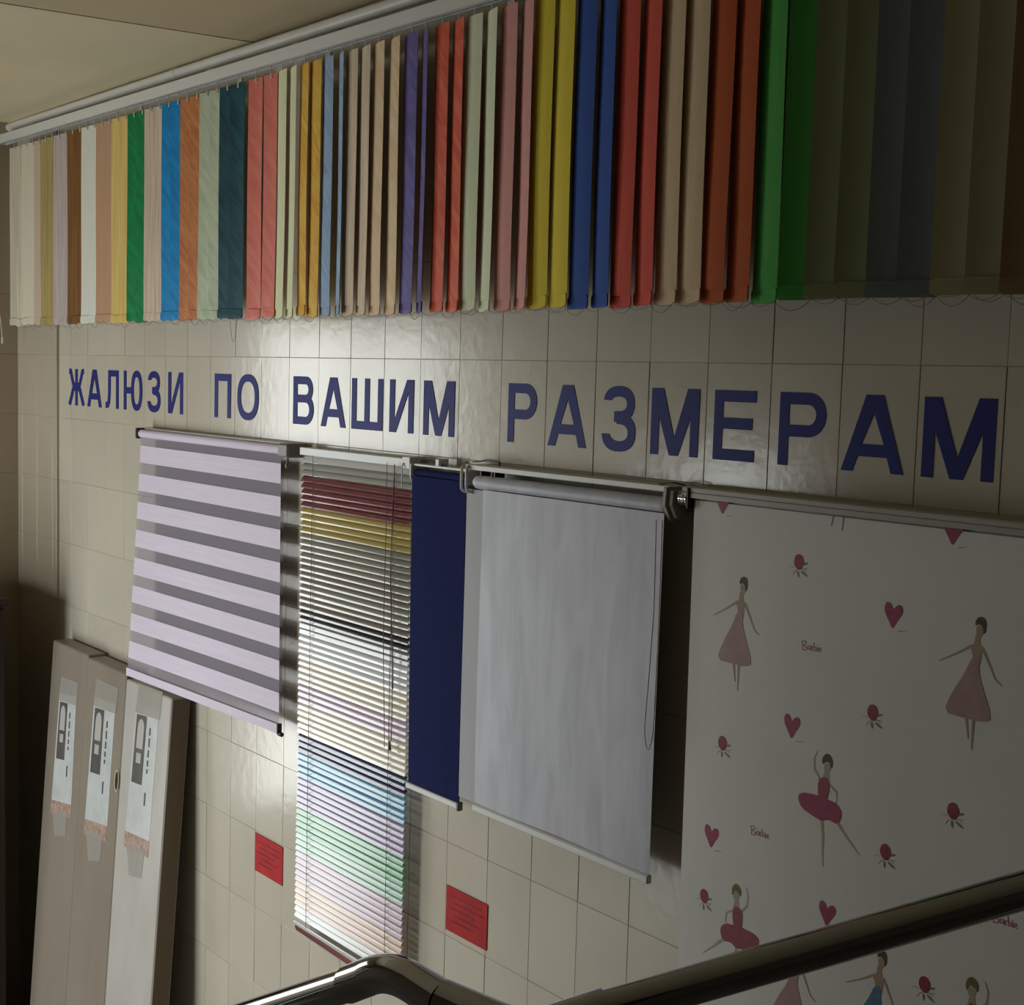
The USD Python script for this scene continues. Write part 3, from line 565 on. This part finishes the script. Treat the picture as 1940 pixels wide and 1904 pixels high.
obj('roller_tube', lathe([(1.372, 0.0), (1.373, 0.012), (1.385, 0.019), (1.40, 0.0205), (2.135, 0.0205), (2.142, 0.018), (2.144, 0.0)], (0, -0.064, Z0 - 0.356), 'x', 28), satin, WR, smooth=40)
obj('mounting_rail', bx(1.330, 2.156, -0.072, -0.001, Z0 - 0.322, Z0 - 0.307, 0.0015), white_plastic, WR)
for xx in (1.326, 1.350):
    obj('end_bracket', tube(fillet([(xx, -0.02, Z0 - 0.312), (xx, -0.080, Z0 - 0.312), (xx, -0.080, Z0 - 0.384), (xx + 0.014, -0.062, Z0 - 0.390)], 0.012, 5), 0.0045, 8), white_plastic, WR, smooth=40)
cov = Polygon([(-0.001, 0.0), (-0.088, 0.0), (-0.092, -0.045), (-0.07, -0.083), (-0.05, -0.09), (-0.03, -0.075), (-0.001, -0.066)]).buffer(-0.004).buffer(0.004)
def side_plate(x0, x1, poly, y_, z_):
    m = trimesh.creation.extrude_polygon(poly, x1 - x0, engine='earcut'); v = np.array(m.vertices)
    m.vertices = np.stack([x0 + v[:, 2], v[:, 0] + y_, v[:, 1] + z_], 1); trimesh.repair.fix_normals(m); return m
obj('end_bracket', [side_plate(2.150, 2.160, cov, 0, Z0 - 0.309), side_plate(2.160, 2.176, cov.buffer(-0.008), 0, Z0 - 0.309)], mat('bracket_grey', (0.40, 0.39, 0.35), rough=0.45), WR, label='grey plastic end bracket with chain gear')
for xx in (1.395, 1.445, 1.458):
    obj('rail_clip', bx(xx, xx + 0.006, -0.066, -0.03, Z0 - 0.338, Z0 - 0.320), black_wire, WR)
obj('bottom_bar', bx(wx0 - 0.002, wx1 + 0.002, -0.091, -0.073, Z0 - 1.322, Z0 - 1.299, 0.004), white_plastic, WR)
bc = [(2.140, -0.10, Z0 - 0.39), (2.142, -0.098, Z0 - 0.62), (2.137, -0.102, Z0 - 0.80), (2.126, -0.10, Z0 - 0.93), (2.142, -0.10, Z0 - 0.985), (2.156, -0.098, Z0 - 0.93), (2.158, -0.096, Z0 - 0.70), (2.157, -0.096, Z0 - 0.39)]
obj('bead_chain', tube(fillet(bc, 0.03, 6), 0.0018, 7), cord_white, WR, smooth=40)
hk = [(1.315, -0.03, Z0 - 0.302), (1.36, -0.04, Z0 - 0.298), (1.40, -0.045, Z0 - 0.290), (1.46, -0.045, Z0 - 0.292), (1.465, -0.05, Z0 - 0.303)]
obj('wire_hook', [tube(fillet(hk, 0.015, 5), 0.0022, 8), tube(fillet([(1.305, -0.05, Z0 - 0.305), (1.33, -0.07, Z0 - 0.298), (1.35, -0.075, Z0 - 0.302)], 0.01, 4), 0.002, 8)], black_wire, WR, smooth=40)
obj('wire_hook', tube(fillet([(2.10, -0.05, Z0 - 0.306), (2.15, -0.06, Z0 - 0.298), (2.185, -0.05, Z0 - 0.302)], 0.01, 4), 0.0022, 8), black_wire, WR, smooth=40)

# ---------------------------------------------------------------- printed children's roller blind
pf = mat('printed_fabric', (0.84, 0.825, 0.76), rough=0.6, spec=0.35, var=0.04, scale=(3, 3, 3), transl=0.05)
PB = thing('roller_blind', "large white children's roller blind printed with dancers, hearts and roses, rightmost on the wall", 'roller blind', (2.75, -0.06, Z0 - 1.75))
px0, px1, pzt, pzb, py = 2.228, 3.40, -0.335, -1.75, -0.060
obj('fabric', sheet(lambda u, v: (px0 + (px1 - px0) * u + (0.010 * (1 - v) if u < 0.5 else 0), py, Z0 + pzb + (pzt - pzb) * v), 8, 10, 0.0007), pf, PB, smooth=40)
obj('roller_tube', lathe([(px0 - 0.006, 0.014), (px1, 0.014)], (0, -0.040, Z0 - 0.335), 'x', 20), pf, PB, smooth=40)
obj('mounting_rail', [bx(2.192, 3.42, -0.070, -0.001, Z0 - 0.3185, Z0 - 0.303, 0.003), bx(2.192, 3.42, -0.070, -0.066, Z0 - 0.330, Z0 - 0.318)], mat('rail_beige', (0.44, 0.42, 0.36), rough=0.4), PB)
obj('chain_wheel', [lathe([(a, r_) for a, r_ in ((0, 0.018), (0.004, 0.0185), (0.006, 0.014), (0.011, 0.014), (0.013, 0.0185), (0.017, 0.0185), (0.019, 0.014), (0.024, 0.014), (0.026, 0.018), (0.030, 0.018))], (2.180, -0.056, Z0 - 0.334), 'x', 24)], steel, PB, smooth=30, label='bright metal chain wheel')
obj('end_bracket', bx(2.212, 2.222, -0.075, -0.002, Z0 - 0.358, Z0 - 0.306, 0.003), black_wire, PB, label='black end bracket')
obj('bottom_bar', bx(px0 + 0.01, px1, py - 0.008, py + 0.008, Z0 - 1.775, Z0 - 1.75, 0.003), white_plastic, PB)
pink = mat('print_pink', (0.42, 0.055, 0.13), rough=0.6, var=0.25, scale=(60, 60, 60))
rose_m = mat('print_rose', (0.40, 0.045, 0.075), rough=0.6, var=0.45, scale=(120, 120, 120))
leaf_m = mat('print_leaf', (0.20, 0.21, 0.18), rough=0.6)
skin_m = mat('print_skin', (0.42, 0.30, 0.21), rough=0.6)
pale_skin = mat('print_pale_skin', (0.47, 0.38, 0.28), rough=0.6)
hair_m = mat('print_hair', (0.10, 0.075, 0.035), rough=0.6, var=0.4, scale=(150, 150, 150))
blond_m = mat('print_blond', (0.22, 0.18, 0.05), rough=0.6, var=0.4, scale=(150, 150, 150))
blush_m = mat('print_blush', (0.47, 0.29, 0.26), rough=0.6, var=0.12, scale=(30, 30, 30))
red_m = mat('print_red', (0.36, 0.07, 0.085), rough=0.6, var=0.2, scale=(50, 50, 50))
blue_m = mat('print_blue', (0.12, 0.25, 0.38), rough=0.6, var=0.3, scale=(50, 50, 50))
grey_m = mat('print_grey', (0.20, 0.20, 0.20), rough=0.6)
sk_m = mat('print_script', (0.45, 0.16, 0.20), rough=0.6)
clip = sbox(px0 + 0.012, Z0 + pzb + 0.005, px1 - 0.005, Z0 - 0.3255)
def pr(name, shape, x0, z0, m, parent=None, d=0, **kw):
    s_ = affinity.translate(shape, x0, Z0 + z0).intersection(clip)
    if s_.is_empty: return parent or PB
    return obj(name, flat(s_, 0.0003, py - 0.0001 - 0.0002 * d), m, parent or PB, **kw)
def smoothp(pts, k=2):
    p = np.array(pts, float)
    for _ in range(k):
        q = np.roll(p, -1, 0); p = np.stack([0.75 * p + 0.25 * q, 0.25 * p + 0.75 * q], 1).reshape(-1, 2)
    return Polygon(p).buffer(0)
def stroke(pts, w0, w1=None):
    pts = np.array(pts, float); w1 = w1 or w0; n = len(pts); parts = []
    for i in range(n - 1):
        a = w0 + (w1 - w0) * i / (n - 1); b = w0 + (w1 - w0) * (i + 1) / (n - 1)
        parts.append(Point(pts[i]).buffer(a / 2, 6).union(Point(pts[i + 1]).buffer(b / 2, 6)).convex_hull)
    return union_all(parts)
HEART = smoothp([(0, -0.030), (0.010, -0.010), (0.022, 0.006), (0.0235, 0.020), (0.016, 0.027), (0.006, 0.023), (0.0, 0.013), (-0.006, 0.026), (-0.016, 0.030), (-0.0225, 0.022), (-0.022, 0.006), (-0.011, -0.010)])
for hx, hz in ((2.319, -0.335), (2.938, -0.340), (2.807, -0.533), (2.555, -0.829), (2.329, -1.152), (2.678, -1.232), (3.20, -0.86)):
    h = pr('heart_print', HEART, hx, hz, pink)
    pr('heart_shadow', stroke([(0.014, -0.030), (0.024, -0.0285), (0.034, -0.026)], 0.0016, 0.0008), hx, hz, leaf_m, h)
BUD = smoothp([(0.001, -0.018), (0.011, -0.010), (0.0155, 0.004), (0.009, 0.017), (-0.003, 0.021), (-0.013, 0.012), (-0.014, -0.006)])
LEAVES = union_all([smoothp([(0.010, -0.004), (0.018, 0.003), (0.028, 0.004), (0.020, -0.003)], 1), stroke([(0.004, -0.013), (0.014, -0.013), (0.026, -0.009)], 0.0016, 0.0008), smoothp([(0.004, -0.016), (0.016, -0.019), (0.030, -0.030), (0.013, -0.025)], 1), smoothp([(-0.002, -0.016), (0.003, -0.024), (0.001, -0.036), (-0.004, -0.025)], 1),
    stroke([(-0.004, -0.017), (-0.011, -0.021), (-0.015, -0.029)], 0.0015, 0.0007), stroke([(-0.013, -0.012), (-0.020, -0.010), (-0.027, -0.013)], 0.0010, 0.0006), stroke([(0.017, -0.013), (0.022, -0.017)], 0.0012, 0.0007)])
for hx, hz in ((2.552, -0.456), (2.769, -0.758), (2.351, -0.921), (2.975, -0.921), (2.82, -1.053), (2.314, -1.313), (2.933, -1.307), (3.17, -0.456)):
    r_ = pr('rose_print', BUD, hx, hz + 0.006, rose_m)
    pr('leaf_print', LEAVES, hx, hz + 0.006, leaf_m, r_)
# small script word "Barbie", drawn in strokes
SC = [[(-0.029, 0.010), (-0.026, -0.010)], [(-0.030, 0.008), (-0.020, 0.012), (-0.017, 0.006), (-0.025, 0.001), (-0.016, -0.002), (-0.017, -0.009), (-0.027, -0.010)], [(-0.006, 0.002), (-0.012, 0.001), (-0.013, -0.006), (-0.007, -0.006), (-0.005, 0.002), (-0.003, -0.007)], [(-0.002, 0.002), (0.0, -0.007)], [(-0.001, 0.000), (0.003, 0.003)],
      [(0.004, 0.011), (0.006, -0.007), (0.011, -0.005), (0.011, 0.001), (0.006, 0.001)], [(0.014, 0.002), (0.015, -0.007)], [(0.0137, 0.006), (0.0139, 0.0068)], [(0.017, -0.003), (0.024, -0.001), (0.022, 0.003), (0.018, 0.001), (0.018, -0.005), (0.025, -0.006)]]
SCR = union_all([stroke(s_, 0.0021) for s_ in SC])
for hx, hz in ((2.601, -0.636), (2.479, -1.10), (3.106, -1.104), (3.22, -0.636)):
    pr('script_print', SCR, hx, hz, sk_m, label='small pink script word')
for a in ([(-0.010, 0.02), (-0.016, -0.005), (-0.019, -0.022)], [(0.012, 0.02), (0.012, -0.005), (0.010, -0.030)]):
    pr('leg_print', stroke(a, 0.004, 0.002), 2.655, -0.335, grey_m)
def dancer_a(cx, cz, dress, k=1.0):                                     # standing, arms held out, long skirt; a plain faceless figure
    sc = lambda s_: affinity.scale(s_, k, k, origin=(0, 0))
    body = union_all([smoothp([(-0.004, 0.078), (0.008, 0.074), (0.007, 0.059), (0.014, 0.051), (0.011, 0.015), (0.006, 0.0), (-0.010, -0.002), (-0.006, 0.030), (-0.014, 0.050), (-0.004, 0.059)], 1), smoothp([(-0.003, 0.095), (0.013, 0.096), (0.013, 0.078), (0.006, 0.069), (-0.002, 0.076)]),
        stroke([(-0.011, 0.051), (-0.042, 0.031), (-0.081, 0.009)], 0.006, 0.0022), stroke([(0.014, 0.050), (0.030, 0.022), (0.046, -0.008), (0.060, -0.017)], 0.006, 0.0022), stroke([(-0.014, -0.09), (-0.006, -0.139)], 0.007, 0.003), stroke([(0.003, -0.09), (0.003, -0.16)], 0.008, 0.0025)])
    b = pr('dancer_print', sc(body), cx, cz, skin_m)
    pr('dress_print', sc(smoothp([(-0.008, 0.03), (0.010, 0.03), (0.008, 0.004), (0.019, -0.028), (0.044, -0.088), (0.028, -0.099), (-0.017, -0.099), (-0.067, -0.097), (-0.047, -0.048), (-0.022, -0.006)], 1)), cx, cz, dress, b, d=1)
    pr('hair_print', sc(smoothp([(-0.006, 0.092), (-0.004, 0.108), (0.008, 0.115), (0.019, 0.108), (0.019, 0.085), (0.013, 0.078), (0.013, 0.092), (0.004, 0.099)])), cx, cz, hair_m, b, d=1)
def dancer_b(cx, cz, top, tutu, hair, mirror=False, head_tilt=0):       # one arm raised, short skirt, leg stretched aside
    f = (lambda s_: affinity.scale(s_, -1, 1, origin=(0, 0))) if mirror else (lambda s_: s_)
    body = union_all([smoothp([(-0.006, 0.086), (0.012, 0.090), (0.013, 0.072), (0.002, 0.061), (-0.005, 0.069)]), smoothp([(-0.003, 0.072), (0.007, 0.068), (0.010, 0.055), (0.013, 0.040), (-0.018, 0.044), (-0.008, 0.052)], 1), stroke([(-0.014, 0.047), (-0.031, 0.065), (-0.033, 0.090), (-0.025, 0.109)], 0.006, 0.002),
        stroke([(0.013, 0.040), (0.031, 0.029), (0.033, 0.014), (0.032, 0.004)], 0.0055, 0.002), stroke([(-0.007, -0.03), (0.001, -0.081), (0.002, -0.119), (0.005, -0.148)], 0.009, 0.0025), stroke([(0.028, -0.03), (0.066, -0.066), (0.099, -0.095)], 0.009, 0.0025)])
    b = pr('dancer_print', f(body), cx, cz, pale_skin)
    pr('bodice_print', f(smoothp([(-0.020, 0.046), (-0.006, 0.053), (0.005, 0.056), (0.014, 0.035), (0.006, 0.0), (-0.018, 0.0)], 1)), cx, cz, top, b, d=1)
    pr('tutu_print', f(smoothp([(-0.068, 0.004), (-0.019, 0.009), (0.010, 0.006), (0.035, 0.002), (0.050, -0.016), (0.040, -0.044), (0.012, -0.038), (-0.003, -0.048), (-0.028, -0.042), (-0.060, -0.033), (-0.073, -0.014)], 1)), cx, cz, tutu, b, d=2)
    pr('hair_print', f(smoothp([(-0.010, 0.080), (-0.012, 0.098), (0.003, 0.112), (0.017, 0.100), (0.017, 0.080), (0.012, 0.078), (0.009, 0.092), (-0.004, 0.088)])), cx, cz, hair, b, d=1)
dancer_a(2.387, -0.616, blush_m); dancer_a(3.005, -0.616, blush_m)
dancer_b(2.655, -0.976, red_m, pink, hair_m)
dancer_b(2.418, -1.352, red_m, red_m, blond_m, mirror=True)
dancer_b(3.045, -1.352, red_m, red_m, blond_m, mirror=True)
dancer_a(2.598, -1.425, blush_m)
dancer_a(2.820, -1.375, blue_m)
dancer_b(3.27, -0.976, red_m, pink, hair_m)

# ---------------------------------------------------------------- red notices
red_paper = mat('red_paper', (0.50, 0.035, 0.038), rough=0.7, spec=0.15, var=0.18, scale=(14, 14, 14))
red_ink = mat('red_ink', (0.20, 0.012, 0.016), rough=0.6)
for (x0, x1, z0, z1, lab) in ((0.001, 0.208, -1.954, -1.806, 'red paper notice on the tiles left of the venetian blind'), (1.205, 1.409, -1.779, -1.635, 'red paper notice on the tiles right of the venetian blind')):
    N = thing('paper_notice', lab, 'notice', ((x0 + x1) / 2, -0.001, Z0 + z0), group=None)
    obj('sheet', sheet(lambda u, v: (x0 + (x1 - x0) * u, -0.0025 - 0.002 * math.sin(3 * u) * v, Z0 + z0 + (z1 - z0) * v), 5, 4, 0.0005), red_paper, N, smooth=40)
    rows = []
    for r_, (a, b) in enumerate(((0.12, 0.86), (0.2, 0.9), (0.1, 0.72), (0.22, 0.8), (0.15, 0.6))):
        u = a
        while u < b:
            du = rnd.uniform(0.03, 0.09); zz = z0 + (z1 - z0) * (0.80 - 0.14 * r_)
            rows.append(bx(x0 + (x1 - x0) * u, x0 + (x1 - x0) * min(u + du, b), -0.0052, -0.0046, Z0 + zz, Z0 + zz + 0.0028)); u += du + 0.018
    obj('print_lines', rows, red_ink, N, kind='stuff', label='faint dark lines of print')

# ---------------------------------------------------------------- cardboard cartons leaning on the wall
card = mat('cardboard', (0.29, 0.245, 0.19), rough=0.45, spec=0.4, var=0.14, scale=(4, 4, 1.2), coat=0.15)
card2 = mat('wrapped_cardboard', (0.54, 0.51, 0.46), rough=0.32, spec=0.5, var=0.12, scale=(5, 5, 2), coat=0.3, bump=0.002, bscale=(9, 9, 7))
paper_m = mat('label_paper', (0.62, 0.64, 0.62), rough=0.35, var=0.12, scale=(12, 12, 12), coat=0.3)
ink_m = mat('label_ink', (0.12, 0.11, 0.10), rough=0.5, var=0.3, scale=(20, 20, 20))
arch_m = mat('label_arch', (0.48, 0.47, 0.43), rough=0.4)
orange_m = mat('label_orange', (0.52, 0.36, 0.28), rough=0.4, var=0.4, scale=(40, 40, 40))
tape_m = mat('parcel_tape', (0.60, 0.56, 0.50), rough=0.15, spec=0.6, coat=0.6, trans=0.6, bump=0.003, bscale=(30, 30, 12))
TH = 0.085; SLOPE = 0.0665
yf = lambda z: -0.10 - SLOPE * (-1.37 - z)                              # front face of the cartons at relative height z
def carton(x0, x1, zt, m, lab, loc_x):
    C_ = thing('carton', lab, 'box', ((x0 + x1) / 2, -0.2, 0.0))
    def warp(mesh):
        v = np.array(tm(mesh).vertices); r = v[:, 2] - Z0
        return trimesh.Trimesh(np.stack([v[:, 0], v[:, 1] + yf(r), v[:, 2]], 1), tm(mesh).faces, process=False)
    g_ = 0.0015
    obj('body', warp(bx(x0 + g_, x1 - g_, 0.0, TH, 0.0, Z0 + zt - 0.001, 0.005)), m, C_)
    return C_, warp
def plate(warp, pts, d, th=0.0005):
    p = Polygon([(a, b) for a, b in pts]); mm = flat(p, th, -d, 0, Z0); return warp(mm)
LABS = [((-1.77, -1.355, -1.348), card, 'tall flat cardboard carton in the corner, leftmost of the three', [(-1.650, -1.578), (-1.455, -1.560), (-1.430, -2.115), (-1.665, -2.151)]),
        ((-1.353, -0.945, -1.358), card, 'tall flat cardboard carton in the middle of the three', [(-1.258, -1.521), (-1.035, -1.506), (-1.035, -2.11), (-1.275, -2.143)]),
        ((-0.943, -0.510, -1.378), card2, 'film wrapped pale carton, rightmost of the three leaning under the striped blind', [(-0.831, -1.461), (-0.615, -1.443), (-0.625, -2.062), (-0.858, -2.08)])]
for (x0, x1, zt), m, lab, q in LABS:
    C_, warp = carton(x0, x1, zt, m, lab, 0)
    q = np.array(q); A = lambda u, v: tuple((q[0] * (1 - u) + q[1] * u) * (1 - v) + (q[3] * (1 - u) + q[2] * u) * v)
    L_ = obj('label_sheet', plate(warp, [A(0, 0), A(1, 0), A(1, 1), A(0, 1)][::-1], 0.0003), paper_m, C_, label='white product label under clear tape')
    obj('door_picture', plate(warp, [A(0.08, 0.07), A(0.52, 0.07), A(0.52, 0.54), A(0.08, 0.54)][::-1], 0.0009), ink_m, L_)
    ar = [A(0.16, 0.30), A(0.44, 0.30)] + [A(0.30 + 0.14 * math.cos(t), 0.16 - 0.065 * math.sin(t)) for t in np.linspace(0, math.pi, 9)]
    obj('door_panel', plate(warp, [ar[0], ar[1]] + ar[2:], 0.0015), arch_m, L_)
    obj('door_panel', plate(warp, [A(0.20, 0.33), A(0.40, 0.33), A(0.40, 0.40), A(0.20, 0.40)][::-1], 0.0015), arch_m, L_)
    tx = []
    for v0, dv in ((0.14, 0.05), (0.21, 0.06), (0.29, 0.05), (0.36, 0.04), (0.42, 0.03), (0.58, 0.09)):
        tx.append(plate(warp, [A(0.66, v0), A(0.72, v0), A(0.72, v0 + dv), A(0.66, v0 + dv)][::-1], 0.0009))
    obj('print_lines', tx, ink_m, L_, kind='stuff')
    obj('orange_strip', plate(warp, [A(0.0, 0.89), A(1, 0.89), A(1, 1), A(0, 1)][::-1], 0.0009), orange_m, L_)
    obj('tape', plate(warp, [A(0.05, -0.14), A(1.1, -0.12), A(1.05, 0.07), A(0.0, 0.06)][::-1], 0.0016), tape_m, C_)
    obj('tape', plate(warp, [A(0.1, 0.97), A(0.85, 0.96), A(0.8, 1.16), A(0.3, 1.18)][::-1], 0.0016), tape_m, C_)
    if lab.startswith('film'):
        obj('side_panel', warp(bx(x1 - 0.0012, x1 + 0.0006, 0.006, TH - 0.006, 0.01, Z0 + zt - 0.008)), mat('carton_side', (0.20, 0.145, 0.095), rough=0.6, var=0.15, scale=(4, 4, 2)), C_, label='bare brown cardboard side')
    if lab.startswith('tall flat cardboard carton in the middle'):
        oo = affinity.scale(Point(0, 0).buffer(1, 16), 0.022, 0.05); ii = affinity.scale(Point(0, 0).buffer(1, 16), 0.014, 0.040)
        hm = obj('hand_hole', warp(flat(oo.difference(ii), 0.003, 0.0, -0.968, Z0 - 1.826)), mat('hole_rim', (0.50, 0.44, 0.28), rough=0.35), C_, label='oval hand hole with a pale rim')
        obj('hole_shade', warp(flat(ii, 0.0008, 0.0, -0.968, Z0 - 1.826)), black_wire, hm, label='flat black oval for the shade inside the hole')  # black plate painted in for the darkness within the hole

# ---------------------------------------------------------------- cabinet at the left wall
wood = mat('dark_wood', (0.035, 0.016, 0.010), rough=0.35, spec=0.4, var=0.4, scale=(30, 30, 2), coat=0.2)
yc = -0.300
CB = thing('cabinet', 'tall dark brown wooden cabinet standing against the side wall', 'cabinet', (-2.2, yc - 0.35, 0))
obj('body', bx(-2.452, -1.815, yc - 0.69, yc - 0.013, 0.06, Z0 - 1.17, 0.004), wood, CB)
obj('plinth', bx(-2.44, -1.835, yc - 0.67, yc - 0.033, 0.0, 0.06), wood, CB)
obj('cornice', bx(-2.455, -1.78, yc - 0.72, yc, Z0 - 1.17, Z0 - 1.135, 0.006), wood, CB)
for k, (a, b) in enumerate(((yc - 0.685, yc - 0.354), (yc - 0.349, yc - 0.018))):
    d_ = obj('door', [bx(-1.814, -1.794, a, b, 0.08, Z0 - 1.185, 0.003), bx(-1.7945, -1.790, a + 0.06, b - 0.06, 0.2, Z0 - 1.30, 0.003)], wood, CB)
    hy = yc - 0.375 if k == 0 else yc - 0.328
    obj('handle', tube([(-1.79, hy, 1.05), (-1.77, hy, 1.06), (-1.77, hy, 1.16), (-1.79, hy, 1.17)], 0.004, 8), steel, d_, smooth=40)
obj('folded_paper', sheet(lambda u, v: (-2.40 + 0.45 * u, yc - 0.52 + 0.47 * v, Z0 - 1.1325 + 0.012 * (1 - abs(2 * u - 1)) + 0.004 * v), 6, 4, 0.002), mat('paper_white', (0.75, 0.74, 0.70), rough=0.7), label='white folded paper lying on top of the dark cabinet', cat='paper')

# ---------------------------------------------------------------- chrome handrail
HR = thing('handrail', 'thick chrome stair handrail bending in the foreground', 'handrail', (3.05, -1.45, LAND))
R_ = lambda x, y, z: np.array((x, y, Z0 + z))
a0, a1, b_, c0, c_, d0, d1 = R_(2.076, -1.490, -1.38), R_(2.897, -1.480, -0.923), R_(2.987, -1.476, -0.868), R_(3.10, -1.468, -0.8735), R_(3.232, -1.434, -0.880), R_(3.28, -1.343, -0.851), R_(3.70, -0.755, -0.6405)
obj('tube', tube([a0, (a0 + a1) / 2, a1], 0.0245, 28), chrome, HR, smooth=50)
obj('elbow', tube(fillet([a1 - (a1 - a0) * 0.0, b_, c0], 0.05, 12), 0.0268, 28), chrome, HR, smooth=50)
obj('elbow', tube(fillet([c0, c_, d0], 0.07, 14), 0.0282, 28), chrome, HR, smooth=50)
obj('tube', tube([d0, (d0 + d1) / 2, d1], 0.0245, 28), chrome, HR, smooth=50)
for p in (a0, c_, d1):
    ps = obj('post', tube([(p[0], p[1], LAND), (p[0], p[1], (LAND + p[2]) / 2), (p[0], p[1], p[2] - 0.01)], 0.02, 20), chrome, HR, smooth=50)
    obj('flange', lathe([(0.0, 0.05), (0.006, 0.05), (0.012, 0.03), (0.014, 0.021)], (p[0], p[1], LAND), 'z', 24), chrome, ps, smooth=40)
